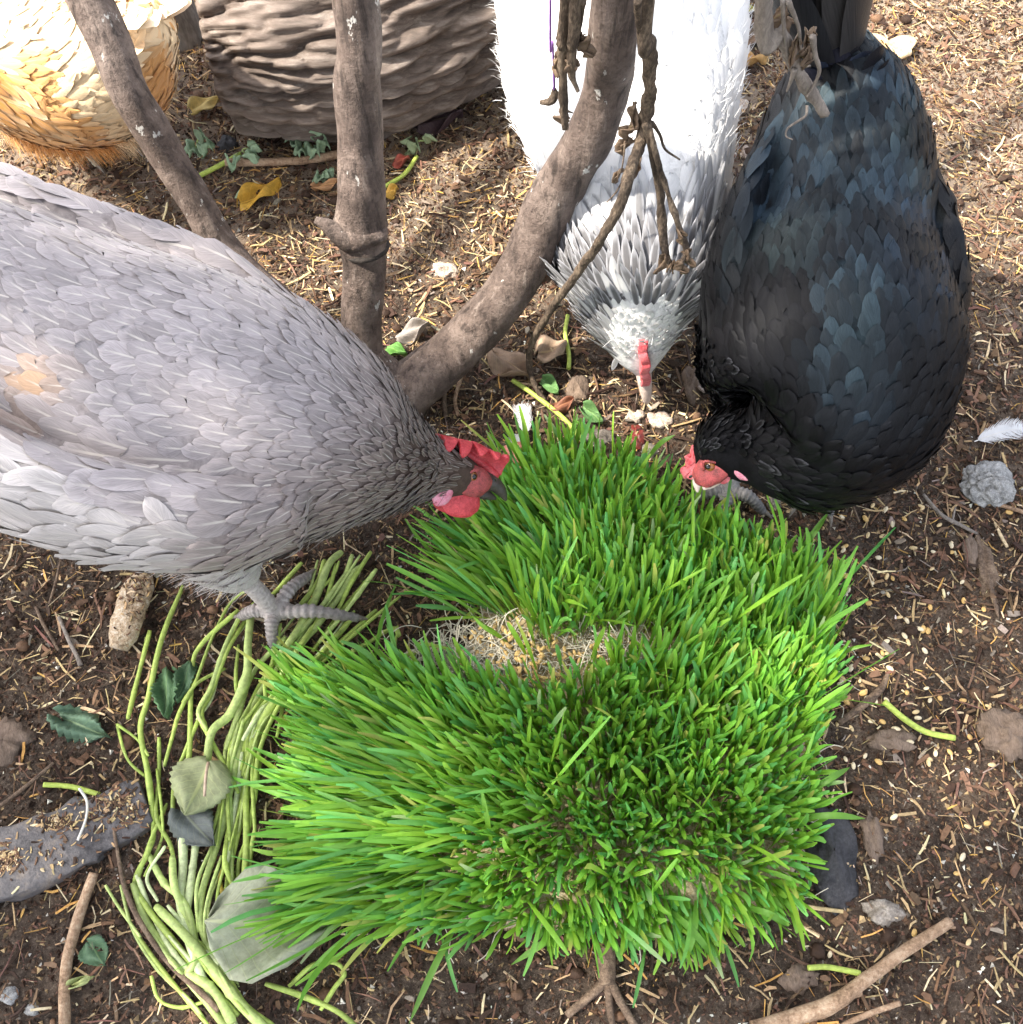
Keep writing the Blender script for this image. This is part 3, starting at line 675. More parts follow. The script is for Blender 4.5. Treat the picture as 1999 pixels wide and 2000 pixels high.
        for e in lg['toes']:
            p, r = toe_tube(hub, e, .0084, .0052); V, Q = tube(p, r, nseg=12)
            c = np.array(skin_leg) * (np.linspace(1.1, .62, len(p) + 2) * (1 - .28 * (np.sin(np.linspace(0, 1, len(p) + 2) * 2 * math.pi * 11) < -.2)))[:, None]; mb.add(V, Q, Col=np.repeat(np.c_[c, np.ones(len(c))], 12, 0))
        ft = add('foot', mb.mesh('foot'), M_LEG, g)
        for e in lg['toes']:
            e = np.array(e, float); d = nrm(e - hub); d[2] = 0
            V, Q = tube(catmull([e - d * .004 + [0, 0, .001], e + d * .006 + [0, 0, .0], e + d * .013 + [0, 0, -.006]], 8), np.linspace(.0042, .0008, 8), nseg=8)
            add('claw', mesh_np('claw', V, Q), M_CLAW, ft)
    # ---- head furniture
    sc = head.get('sc', 1.0)
    sw = head.get('sw', 1.0)
    def H(a, s, u): return O + (f * a + ss * s * sw + nn * u) * sc
    AX = np.array([f, ss, nn])
    bk = head.get('beak', 'horn'); bm = M_BEAK[bk]; bs = head.get('bs', 1.0)
    bl = head.get('bl', 1.0)
    up_p = catmull([H(.020, 0, .003), H(.020 + .014 * bl, 0, .0035), H(.020 + .027 * bl, 0, -.001), H(.020 + .036 * bl, 0, -.009)], 16); t = np.linspace(0, 1, 16)
    V, Q = tube(up_p, np.interp(t, [0, .35, .75, 1], [.0095, .0080, .0048, .0012]) * sc * bs, np.interp(t, [0, .35, .75, 1], [.0085, .0072, .0048, .0012]) * sc * bs, nseg=14)
    bo = add('beak', mesh_np('beak', V, Q), bm, g)
    lo_p = catmull([H(.020, 0, -.006), H(.020 + .014 * bl, 0, -.0075), H(.020 + .026 * bl, 0, -.0095)], 12)
    V, Q = tube(lo_p, np.interp(np.linspace(0, 1, 12), [0, .5, 1], [.0078, .006, .0015]) * sc, np.interp(np.linspace(0, 1, 12), [0, .5, 1], [.004, .0035, .001]) * sc, nseg=12)
    add('lower_mandible', mesh_np('lower_mandible', V, Q), bm, bo)
    for s in (-1, 1):
        V, Q = ellipsoid(H(.036, s * .0062, .0055), np.array([.0022, .0008, .0012]) * sc, AX, 8, 6); add('nostril', mesh_np('nostril', V, Q), M_PUPIL, bo)
        V, Q = ellipsoid(H(.0125, s * .0125, .0005), np.array([.0190, .0064 * head.get('facew', 1), .0130]) * sc, AX, 20, 14, lump=.16, seed=3); add('face_skin', mesh_np('face_skin', V, Q), head['face'], g)
        V, Q = ellipsoid(H(.010, s * .0165, .0045), np.array([.0047, .0036, .0047]) * sc, AX, 14, 10); eo = add('eye', mesh_np('eye', V, Q), M_EYE, g)
        V, Q = ellipsoid(H(.0105, s * .0192, .0047), np.array([.0024, .0014, .0024]) * sc, AX, 12, 8); add('pupil', mesh_np('pupil', V, Q), M_PUPIL, eo)
        lp = catmull([H(.0035, s * .0175, .004), H(.010, s * .0198, .0098), H(.0165, s * .0172, .004)], 10); V, Q = tube(lp, .0011 * sc, nseg=7); add('eyelid', mesh_np('eyelid', V, Q), head['face'], eo)
        V, Q = ellipsoid(H(-.0125, s * .0165, -.010), np.array([.0072, .0034, .0112]) * sc * head.get('lobe', 1), AX, 16, 12, lump=.1, seed=5); add('earlobe', mesh_np('earlobe', V, Q), head['lobem'], g)
        V, Q = ellipsoid(H(-.0105, s * .0165, .0045), np.array([.0078, .0042, .0070]) * sc, AX, 14, 10, lump=.3, seed=8); add('ear_tuft', mesh_np('ear_tuft', V, Q), head['tuft'], g)
        ws = head.get('wattle', 1.0)
        V, Q = ellipsoid(H(.010, s * .0085, -.0165 * (.55 + .45 * ws)), np.array([.0150, .0032, .0105]) * sc * ws, AX, 18, 14, lump=.12, seed=6); add('wattle', mesh_np('wattle', V, Q), head['red'], g)
    # comb: serrated blade that may flop to one side
    cb = head['comb']; nu, nw = 64, 10; U = np.linspace(0, 1, nu)
    env = np.interp(U, [0, .08, .3, .6, .85, 1], cb.get('env', [.25, .7, 1, .95, .65, .2]))
    ser = cb.get('serf', .40) + (1 - cb.get('serf', .40)) * np.abs(np.cos(math.pi * (U * cb['pts'] + .15))) ** .7 if cb['pts'] else np.ones(nu)
    hh = cb['h'] * env * ser; Vc = []
    for iu, u in enumerate(U):
        a = cb['a0'] + (cb['a1'] - cb['a0']) * u; ub = np.interp(u, [0, .5, 1], cb['base'])
        bend = np.interp(u, [0, .45, .75, 1], cb.get('bend', [0, 0, 0, 0]))
        for q in range(nw):
            w_ = q / (nw - 1) * hh[iu]; ang = bend * min(1, w_ / .012)
            # arc-length bend of the blade
            if abs(bend) > .01: k_ = bend / max(cb['h'], 1e-4); x = (1 - math.cos(k_ * w_)) / k_; y = math.sin(k_ * w_) / k_
            else: x, y = 0, w_
            back = -.25 * (q / (nw - 1)) * hh[iu] * (1 - u)
            Vc.append(H((a + back), x + cb.get('s0', 0) + .0012 * math.sin(u * 17), ub + y))
    Vc = np.array(Vc); i = np.arange(nu - 1)[:, None] * nw; j = np.arange(nw - 1)[None, :]
    Qc = np.stack([i + j, i + j + 1, i + nw + j + 1, i + nw + j], -1).reshape(-1, 4)
    co_ = add('comb', mesh_np('comb', Vc, Qc), head['red'], g)
    so = co_.modifiers.new('thick', 'SOLIDIFY'); so.thickness = cb.get('th', .0034) * sc; so.offset = 0
    sb = co_.modifiers.new('round', 'SUBSURF'); sb.levels = 1; sb.render_levels = 1
    if cb.get('sock', True):
        V, Q = tube(catmull([H(cb['a0'] + .006, cb.get('s0', 0), cb['base'][0] - .002), H((cb['a0'] + cb['a1']) / 2, cb.get('s0', 0), cb['base'][1] - .001), H(cb['a1'] - .003, cb.get('s0', 0), cb['base'][2] - .001)], 14), .0040 * sc, nseg=10); add('comb_base', mesh_np('comb_base', V, Q), head['red'], g)
    return g, bv, path

M_SKIN = attr_mat('under_plumage', rough=.9, spec=.1, var=.25, nscale=180, bump=.5)
M_DOWN = attr_mat('down_barbs', rough=.8, spec=.15, var=.1, nscale=50, bump=0, transl=.25)
M_LEG = attr_mat('leg_scales', rough=.6, spec=.35, var=.35, nscale=220, bump=.5)
M_CLAW = noise_mat('claw_horn', (.10, .085, .07), (.28, .24, .2), scale=120, rough=.45, bump=.2)
def flesh(name, c1, c2, rough=.42, scale=90):
    m = noise_mat(name, c1, c2, scale=scale, rough=rough, bump=.35, spec=.45, dist=.0015)
    b = m.node_tree.nodes['Principled BSDF']; b.inputs['Subsurface Weight'].default_value = .25; b.inputs['Subsurface Radius'].default_value = (.005, .0015, .001); b.inputs['Subsurface Scale'].default_value = 1.0
    return m
M_RED = flesh('comb_red', (.30, .012, .020), (.66, .085, .095), .55, 70); M_PINK = flesh('comb_pink', (.42, .045, .06), (.74, .22, .23), .55, 70)
M_FACE = flesh('face_red', (.10, .028, .024), (.46, .085, .085), .6, 110); M_FACEP = flesh('face_pink', (.62, .40, .34), (.74, .58, .50), .6, 120)
M_LOBE = flesh('earlobe_pink', (.55, .13, .20), (.70, .38, .45), .5, 110); M_LOBEW = flesh('earlobe_white', (.62, .48, .46), (.75, .62, .58), .5, 90)
M_BEAK = {'dark': noise_mat('beak_dark', (.018, .015, .013), (.085, .07, .06), scale=60, rough=.4, bump=.2, spec=.5), 'horn': noise_mat('beak_horn', (.50, .37, .31), (.68, .56, .50), scale=60, rough=.45, bump=.2, spec=.4)}
M_EYE = noise_mat('eye_iris', (.16, .05, .012), (.30, .12, .03), scale=400, rough=.12, bump=.02, spec=.6)
M_PUPIL = noise_mat('pupil_black', (.004, .004, .004), (.008, .007, .007), scale=100, rough=.08, bump=0, spec=.6)
M_TUFTD = noise_mat('tuft_dark', (.018, .015, .014), (.06, .05, .045), scale=200, rough=.9, bump=.8)
M_TUFTK = noise_mat('tuft_black', (.006, .006, .007), (.02, .02, .022), scale=200, rough=.9, bump=.8)
M_TUFTW = noise_mat('tuft_white', (.55, .52, .5), (.78, .76, .74), scale=200, rough=.9, bump=.6)
F_GREY = feather_mat('grey_feathers', rough=.6, spec=.25, sheen=.2, shaft=.55, streak=.2)
F_BLACK = feather_mat('black_feathers', rough=.44, spec=.14, sheen=.0, shaft=.0, streak=.25, iri=False)
F_WHITE = feather_mat('white_feathers', rough=.6, spec=.25, sheen=.1, shaft=.0, streak=.05)
F_BUFF = feather_mat('buff_feathers', rough=.6, spec=.25, sheen=.15, shaft=.2, streak=.12)
def lerp(a, b, t): t = min(max(t, 0), 1); return np.array(a) * (1 - t) + np.array(b) * t
def sst(a, b, x): t = min(max((x - a) / (b - a), 0), 1); return t * t * (3 - 2 * t)

# ---------------- grey hen (nearest, left)
LAV = (.290, .262, .268); WARM = (.275, .220, .196); PALEG = (.54, .50, .48); DKN = (.078, .054, .042)
def st_grey(p, n, s, wp):
    wt, wq, wd = wp
    neck = sst(.43, .68, s)
    under = sst(.235, .12, p[2])
    if s < .55 and p[1] < .5: hx_, hy_ = pix(p[0], p[1], p[2]); under = max(under, sst(-25, 45, hy_ - (835 + .68 * min(hx_, 250))) * sst(420, 300, hx_))
    c = lerp(LAV, WARM, sst(.37, .25, p[2])); c = lerp(c, PALEG, under * .8)
    gpx, gpy = pix(p[0], p[1], p[2])
    if p[1] < .52: c = lerp(c, (.40, .25, .145), .85 * math.exp(-((gpx - 82) / 50) ** 2 - ((gpy - 750) / 42) ** 2) + .35 * math.exp(-((gpx - 20) / 60) ** 2 - ((gpy - 840) / 30) ** 2))
    c = lerp(c, DKN, neck)
    e = lerp(np.array(c) * 1.14, np.array(c) * 1.9 + .03, neck)
    L, W, lift, sh, spc, jd = .032, .0165, .0019, 'round', .0112, .12
    d = None
    if wq < 1.08 and s < .68:
        L, W, lift, spc, jd = .048, .0255, .0024, .0172, .09
        d = wd; c = np.array(c) * .96; e = np.array(c) * 1.18
    elif s < .40 and n[2] > 0: L, W, spc = .032, .0170, .0116
    if neck > .05:
        L = .036 - .014 * neck; W = .0140 - .0070 * neck; spc = .0096 - .0046 * neck; sh = 'hackle' if neck > .3 else 'round'; jd = .12; lift = .0024
    if under > .45 and s < .6: L, W, spc, jd, lift, e = .046, .017, .0120, .30, .004, np.array(c) * 1.12
    return dict(c=c, e=e, L=L, W=W, lift=lift, sh=sh, sp=spc, d=d, jd=jd, var=.19 if neck < .3 else .35)
toe = lambda x, y: P(x, y, .007)
hub = P(537, 1196, .022)
GREY_SP = [(-.66, .60, .43, .02, .016), (-.60, .585, .405, .05, .04), (-.53, .56, .37, .088, .078), (-.45, .53, .335, .104, .106), (-.37, .505, .303, .114, .122),
           (-.29, .485, .282, .118, .126), (-.22, .472, .262, .113, .118), (-.165, .466, .242, .092, .096), (-.130, .464, .222, .066, .068), (-.104, .465, .205, .046, .047),
           (-.084, .467, .190, .033, .034), (-.056, .469, .171, .0235, .0255), (-.035, .470, .155, .0145, .015), (-.022, .471, .146, .008, .008)]
gh = dict(O=(-.060, .4685, .172), f=(.062, .003, -.040), n=(.22, .82, .50), sc=1.22, bare=.004, crown=.016, beak='dark', face=M_FACE, lobem=M_LOBE, tuft=M_TUFTD, red=M_RED, wattle=1.25, lobe=1.4,
          comb=dict(a0=-.024, a1=.044, h=.030, pts=5, base=[.0185, .021, .010], bend=[-3.0, -3.3, -2.6, -1.5], env=[.5, 1.0, 1.15, .95, 1.0, .6], th=.004))
make_hen('grey_hen', 'lavender grey hen with red comb bending down to the sprouted grass from the left', GREY_SP,
    [([(-.185, .378, .268), (-.27, .356, .295), (-.38, .366, .330), (-.48, .420, .368), (-.57, .49, .395)], [.045, .066, .064, .052, .03], [.024, .034, .034, .028, .014]),
     ([(-.185, .555, .262), (-.27, .595, .285), (-.38, .622, .310), (-.48, .650, .345), (-.57, .66, .38)], [.045, .075, .080, .065, .03], [.02, .026, .026, .022, .012])],
    [dict(hip=(-.30, .42, .19), hock=P(476, 1128, .085), hub=hub, toes=[toe(604, 1124), toe(700, 1208), toe(534, 1262), P(470, 1205, .006)]),
     dict(hip=(-.30, .53, .19), hock=(-.315, .53, .09), hub=(-.29, .535, .022), toes=[(-.225, .56, .006), (-.215, .525, .006), (-.24, .49, .006), (-.325, .54, .006)])],
    gh, st_grey, F_GREY, dict(seed=3, fluff=9000, fluffw=lambda p, n, s: sst(.22, .14, p[2]), fluffl=1.1, under=.85, leg_top=.10, cand=30000), skin_leg=(.42, .37, .345))

# ---------------- black hen (right)
BK = (.0042, .0042, .0050); sky_sheen = [(.016, .028, .060), (.022, .040, .050), (.032, .045, .042), (.020, .018, .040), (.012, .014, .022)]
_r = random.Random(4)
def st_black(p, n, s, wp):
    wt, wq, wd = wp
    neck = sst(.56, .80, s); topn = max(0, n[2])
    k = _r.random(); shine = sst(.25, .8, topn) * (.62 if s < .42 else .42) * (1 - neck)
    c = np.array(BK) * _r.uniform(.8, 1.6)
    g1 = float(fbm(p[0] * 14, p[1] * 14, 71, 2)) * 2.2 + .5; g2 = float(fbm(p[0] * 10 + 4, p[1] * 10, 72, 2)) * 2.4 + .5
    c = lerp(c, lerp(lerp(sky_sheen[0], sky_sheen[2], g2), sky_sheen[1], .3), sst(.25, .85, topn) * (1 - neck) * sst(.30, .80, g1 + (.14 if s < .42 else 0)) * (1.5 if k < .35 else .55) * _r.uniform(.5, 1.0))  # sky reflection painted into the colour of feathers facing up, besides their iridescence
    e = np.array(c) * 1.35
    if s < .42: L, W, spc, sh, lift = .034, .0128, .0086, 'point', .0018
    else: L, W, spc, sh, lift = .042, .0165, .0102, 'round', .0020
    d = None
    if wq < 1.1 and s < .7: L, W, spc, d = .042, .021, .0155, wd
    if neck > .05:
        L = .030 - .016 * neck; W = .012 - .0065 * neck; spc = .0092 - .0044 * neck; sh = 'hackle'; lift = .003
        if _r.random() < .3: e = np.array((.045, .046, .052))
    return dict(c=c, e=e, L=L, W=W, lift=lift, sh=sh, sp=spc, d=d, jd=.10, var=.15)
bhub = P(1426, 958, .022)
BLK_SP = [(.318, .835, .385, .022, .03), (.322, .805, .360, .060, .060), (.326, .765, .325, .082, .084), (.326, .715, .298, .089, .094), (.318, .665, .285, .090, .098), (.308, .610, .275, .110, .112),
          (.302, .555, .262, .122, .120), (.302, .512, .240, .110, .104), (.284, .490, .215, .084, .080), (.260, .487, .203, .058, .057), (.238, .492, .192, .040, .040),
          (.2155, .498, .179, .0335, .0335), (.210, .492, .160, .0245, .025), (.204, .488, .140, .016, .016), (.200, .486, .126, .008, .008)]
bh = dict(O=(.2205, .4865, .174), f=(-.040, -.011, -.040), n=(-.5, .77, .3), sc=1.18, sw=1.45, bare=-.022, crown=.022, bl=.62, bs=.85, beak='horn', face=M_FACE, lobem=M_LOBE, tuft=M_TUFTK, red=M_PINK, wattle=.35, lobe=1.15,
          comb=dict(a0=.018, a1=.044, h=.012, pts=3, base=[.020, .013, .006], bend=[0, 0, 0, 0], env=[.5, .9, 1, 1, .9, .5], th=.007))
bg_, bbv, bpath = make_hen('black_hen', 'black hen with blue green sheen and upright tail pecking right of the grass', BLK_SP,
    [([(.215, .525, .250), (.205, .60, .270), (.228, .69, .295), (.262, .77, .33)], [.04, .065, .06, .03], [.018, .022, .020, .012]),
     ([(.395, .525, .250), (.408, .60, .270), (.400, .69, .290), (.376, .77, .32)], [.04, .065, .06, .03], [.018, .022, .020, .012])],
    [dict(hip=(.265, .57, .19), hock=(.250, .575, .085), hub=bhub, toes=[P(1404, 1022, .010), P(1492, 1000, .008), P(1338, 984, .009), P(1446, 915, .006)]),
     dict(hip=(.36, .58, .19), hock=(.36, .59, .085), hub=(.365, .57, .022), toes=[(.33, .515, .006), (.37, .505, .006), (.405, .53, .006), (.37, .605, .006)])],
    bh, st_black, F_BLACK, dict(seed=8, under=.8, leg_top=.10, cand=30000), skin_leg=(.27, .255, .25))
def tail_fan(parent, base, up, side, L, W, n, spread, mat_, cols, bow=.02, jit=.1, seed=1):
    r = np.random.default_rng(seed); up = nrm(up); side = nrm(side - up * np.dot(side, up)); nn = np.cross(side, up)
    for k in range(n):
        a = (k / (n - 1) - .5) * spread + r.normal(0, .02); d = nrm(up * math.cos(a) + side * math.sin(a) + nn * r.normal(0, jit)); sd = nrm(np.cross(nn, d)) ; dn = np.cross(d, sd)
        l = L * r.uniform(.85, 1.1) * (1 - .12 * abs(a)); rollv = (k / (n - 1) - .5) * 1.6; sd2 = nrm(sd * math.cos(rollv) + dn * math.sin(rollv)); dn2 = np.cross(d, sd2)
        o0 = np.array(base) + side * (k / (n - 1) - .5) * .03 + nn * r.normal(0, .004)
        pts = o0[None] + d[None] * (TS * l)[:, None] + dn2[None] * (bow * (TS ** 2))[:, None]
        wv = SHAPES['quill'] * W * .5 * r.uniform(.85, 1.1); V = pts[:, None] + sd2[None, None] * (AS[None, :] * wv[:, None])[..., None] - dn2[None, None] * (.25 * (AS[None, :] ** 2) * wv[:, None])[..., None]
        c = np.array(cols[r.integers(len(cols))]) * r.uniform(.8, 1.2); rv = r.random(); V = V.reshape(-1, 3)
        add('tail_feather', mesh_np('tail_feather', V, FQ, {'Col': np.tile(rgba(c, rv), (len(V), 1)), 'Edge': np.tile(rgba(c * 1.3, rv), (len(V), 1)), 'fuv': np.c_[FUVA, np.full(len(V), rv)]}), mat_, parent)
tail_fan(bg_, (.318, .800, .345), (-.42, -.15, 1), (1, -.2, .4), .23, .040, 12, .30, F_BLACK, [(.030, .028, .028), (.045, .042, .041), (.018, .018, .020)], bow=.012, seed=4)
tail_fan(bg_, (.318, .775, .345), (-.25, -.12, 1), (1, 0, .2), .075, .030, 9, 1.1, F_BLACK, [(.008, .008, .010), (.012, .012, .018), (.016, .020, .032)], bow=-.012, seed=5)

# ---------------- white hen (middle, back)
WH = (.80, .79, .775); wO = P(1246, 640, .125)
_rw = random.Random(5)
def st_white(p, n, s, wp):
    wt, wq, wd = wp
    c = np.array(WH); e = np.array(WH); L, W, lift, sh, spc, jd, fl, var = .036, .021, .0022, 'round', .0150, .08, 0, .03
    d = None
    if wq < 1.1 and s < .6: L, W, spc, d = .05, .026, .019, wd
    dh = np.linalg.norm(p - wO); hx, hy = pix(p[0], p[1], p[2]); inh = ((hx - 1262) / 74) ** 2 + ((hy - 640) / 98) ** 2 if dh < .10 else 9
    ruff = sst(.180, .145, dh + .012 * math.sin(p[0] * 90)) * sst(.85, 1.15, inh)
    if ruff > .1:
        k = _rw.random(); dk = lerp((.012, .012, .015), (.085, .08, .088), sst(.06, .17, dh))
        c = lerp(WH, dk, ruff * (.9 if k < .85 else .25)); e = lerp(WH, (.36, .36, .39), .85)
        t = sst(.17, .05, dh); L = .062 - .026 * t; W = .0120 - .0045 * t; spc = .0084 - .0030 * t; sh = 'hackle'; lift = .0035; fl = .10; jd = .11; var = .2; d = nrm(p - wO) * .45 + nrm(np.array([-.02, .25, .17])) * .55
    elif inh < 1.2: L, W, spc, lift, sh, c, e = .016, .0075, .0050, .002, 'hackle', np.array(WH), np.array(WH)
    return dict(c=c, e=e, L=L, W=W, lift=lift, sh=sh, sp=spc, d=d, jd=jd, var=var, flare=fl)
wO = P(1246, 640, .125); wtip = P(1265, 785, .035)
WHT_SP = [(.105, 1.34, .46, .02, .03), (.108, 1.29, .43, .055, .05), (.112, 1.22, .385, .092, .085), (.115, 1.13, .345, .112, .110), (.118, 1.03, .315, .120, .120), (.122, .93, .290, .118, .116),
          (.130, .845, .262, .110, .106), (.136, .785, .228, .100, .096), (.140, .745, .194, .094, .092), (.1425, .716, .166, .090, .086), tuple(lerp(wO, (.1425, .718, .168), .25)) + (.060, .058),
          tuple(lerp(wO, wtip, .26)) + (.0350, .0350), tuple(lerp(wO, wtip, .48)) + (.018, .0185), tuple(lerp(wO, wtip, .62)) + (.008, .008)]
wh = dict(O=tuple(lerp(wO, wtip, .12)), f=tuple(wtip - wO), n=(.03, -.88, .45), sc=1.36, bare=.004, crown=.012, facew=.7, sw=.72, bs=.8, bl=1.5, beak='horn', face=M_FACEP, lobem=M_LOBEW, tuft=M_TUFTW, red=M_PINK, wattle=.5, lobe=.4,
          comb=dict(a0=-.022, a1=.042, h=.0078, pts=5, serf=.78, base=[.0345, .0275, .0070], bend=[0, 0, 0, 0], env=[.3, .7, 1, 1, .9, .6], th=.0075))
wg_, wbv, wpath = make_hen('white_hen', 'white hen with dark streaked neck pecking head down towards the viewer', WHT_SP,
    [([(.035, .83, .258), (.012, .92, .285), (.010, 1.04, .315), (.030, 1.16, .36)], [.04, .07, .07, .035], [.018, .022, .022, .012]),
     ([(.222, .84, .262), (.232, .93, .290), (.228, 1.04, .32), (.200, 1.16, .365)], [.04, .07, .07, .035], [.018, .022, .022, .012])],
    [dict(hip=(.07, .93, .20), hock=(.065, .93, .09), hub=(.07, .90, .022), toes=[(.03, .84, .006), (.07, .825, .006), (.11, .84, .006), (.07, .945, .006)]),
     dict(hip=(.18, .93, .20), hock=(.185, .93, .09), hub=(.185, .91, .022), toes=[(.15, .85, .006), (.185, .835, .006), (.225, .85, .006), (.185, .955, .006)])],
    wh, st_white, F_WHITE, dict(seed=12, under=.92, leg_top=.10, cand=22000, fluff=5000, fluffw=lambda p, n, s: .5 if np.linalg.norm(p - wO) > .2 else (1.0 if np.linalg.norm(p - wO) < .06 else 0), fluffd=(0, 0, 0), fluffl=.8), skin_leg=(.5, .45, .42))
tail_fan(wg_, (.106, 1.30, .43), (0, .6, 1), (1, 0, 0), .15, .04, 9, .7, F_WHITE, [(.78, .77, .76)], seed=6)

# ---------------- buff hen (back left)
CR = (.78, .60, .38); GD = (.58, .25, .045); BR = (.30, .12, .035)
_rb = random.Random(6)
def st_buff(p, n, s, wp):
    wt, wq, wd = wp
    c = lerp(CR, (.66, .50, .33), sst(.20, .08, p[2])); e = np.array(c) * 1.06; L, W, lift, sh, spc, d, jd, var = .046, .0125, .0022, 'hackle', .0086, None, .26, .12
    c = lerp(c, GD, .75 * sst(.52, .72, float(fbm(p[0] * 15, p[1] * 15 + p[2] * 9, 81, 2)) * 2 + .5)); e = np.array(c) * 1.1
    if wq < 1.3:
        k = _rb.random(); c = lerp(GD, CR, .05 + .5 * k); e = lerp(CR, BR, .25 if k > .3 else .75); L, W, spc, d, jd, var, lift = .048, .015, .0115, wd, .1, .3, .0016
    if p[2] < .17 and wq > 1.2: L, W, spc, jd, lift, sh, e = .050, .013, .0092, .35, .003, 'hackle', np.array(c) * 1.1
    return dict(c=c, e=e, L=L, W=W, lift=lift, sh=sh, sp=spc, d=d, jd=jd, var=var)
BUF_SP = [(-0.385, .965, .30, .02, .02), (-0.425, .975, .275, .055, .055), (-0.48, .995, .238, .094, .094), (-0.55, 1.035, .212, .116, .118), (-0.62, 1.09, .212, .118, .118), (-0.69, 1.15, .228, .108, .108),
          (-0.75, 1.205, .26, .082, .082), (-0.79, 1.24, .31, .056, .056), (-0.815, 1.26, .355, .042, .042), (-0.83, 1.275, .39, .031, .032), (-0.85, 1.295, .398, .020, .021), (-0.865, 1.31, .394, .012, .012), (-0.87, 1.315, .392, .008, .008)]
uh = dict(O=(-0.84, 1.285, .398), f=(-.7, .7, -.1), n=(0, 0, 1), sc=1.0, bare=-.012, beak='horn', face=M_FACE, lobem=M_LOBE, tuft=M_TUFTW, red=M_RED, wattle=1.0,
          comb=dict(a0=-.02, a1=.035, h=.022, pts=5, base=[.018, .018, .008], bend=[0, 0, 0, 0]))
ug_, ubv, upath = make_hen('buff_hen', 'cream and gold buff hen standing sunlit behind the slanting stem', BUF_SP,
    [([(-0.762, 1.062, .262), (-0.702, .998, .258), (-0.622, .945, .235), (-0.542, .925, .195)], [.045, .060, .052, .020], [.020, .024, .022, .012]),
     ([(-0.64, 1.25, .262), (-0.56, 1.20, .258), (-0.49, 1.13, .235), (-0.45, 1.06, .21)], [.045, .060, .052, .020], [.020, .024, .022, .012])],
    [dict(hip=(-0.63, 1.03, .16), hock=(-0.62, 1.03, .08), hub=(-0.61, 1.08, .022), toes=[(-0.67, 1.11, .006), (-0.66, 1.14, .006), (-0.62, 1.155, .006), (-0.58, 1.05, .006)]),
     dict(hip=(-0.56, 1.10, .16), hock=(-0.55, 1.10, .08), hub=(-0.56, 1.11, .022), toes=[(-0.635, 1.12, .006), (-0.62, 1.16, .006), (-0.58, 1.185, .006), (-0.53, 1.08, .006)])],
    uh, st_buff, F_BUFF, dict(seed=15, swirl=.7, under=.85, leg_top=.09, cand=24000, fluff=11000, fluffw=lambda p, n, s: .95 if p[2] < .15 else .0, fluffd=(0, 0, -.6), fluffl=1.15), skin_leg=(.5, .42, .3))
tail_fan(ug_, (-.435, .98, .27), (.75, -.3, .75), (.4, 1, 0), .09, .04, 9, 1.3, F_BUFF, [(.72, .60, .43), (.66, .50, .33)], seed=7)
# ================================================================== SPROUTED GRASS MAT
mat_root = root('grass_mat', 'thick mat of bright green sprouted cereal grass torn open at its left middle', 'grass mat')
POLY = np.array([P(x, y, .02)[:2] for x, y in [(905, 1295), (925, 1215), (975, 1110), (1005, 1000), (1035, 935), (1105, 925), (1180, 945), (1300, 1010), (1430, 1070), (1550, 1130), (1618, 1190),
    (1612, 1300), (1585, 1450), (1572, 1600), (1558, 1740), (1450, 1792), (1250, 1812), (1000, 1812), (800, 1792), (665, 1772), (645, 1700), (672, 1600), (665, 1500), (625, 1430), (605, 1375), (700, 1352), (800, 1352), (870, 1345)]])
def inside(x, y, poly):
    r = np.zeros(len(x), bool); n = len(poly)
    for i in range(n):
        x1, y1 = poly[i]; x2, y2 = poly[(i + 1) % n]
        c = ((y1 > y) != (y2 > y)) & (x < (x2 - x1) * (y - y1) / (y2 - y1 + 1e-12) + x1); r ^= c
    return r
# matted root slab
lo, hi = POLY.min(0), POLY.max(0); st = .006
xs = np.arange(lo[0] - .01, hi[0] + .01, st); ys = np.arange(lo[1] - .01, hi[1] + .01, st); X, Y = np.meshgrid(xs, ys)
ins = inside(X.ravel(), Y.ravel(), POLY).reshape(X.shape)
dist = np.zeros(X.shape); cur = ins.copy()
for k in range(4):
    dist += cur; c2 = cur.copy(); c2[1:] &= cur[:-1]; c2[:-1] &= cur[1:]; c2[:, 1:] &= cur[:, :-1]; c2[:, :-1] &= cur[:, 1:]; cur = c2
Z = gz(X, Y) - .006 + np.where(ins, .010 + .006 * np.minimum(dist, 3), 0) + .010 * fbm(X * 60, Y * 60, 3, 3) * ins
keep = ins[:-1, :-1] | ins[1:, :-1] | ins[:-1, 1:] | ins[1:, 1:]
ii, jj = np.nonzero(keep); nxs = len(xs); Q = np.stack([ii * nxs + jj, ii * nxs + jj + 1, (ii + 1) * nxs + jj + 1, (ii + 1) * nxs + jj], -1)
m_rootm = noise_mat('root_mat', (.16, .10, .045), (.42, .33, .19), scale=70, rough=.8, bump=.8, c3=(.60, .52, .38), bscale=160)
me = mesh_np('root_mat', np.stack([X, Y, Z], -1).reshape(-1, 3), Q); add('root_mat', me, m_rootm, mat_root)
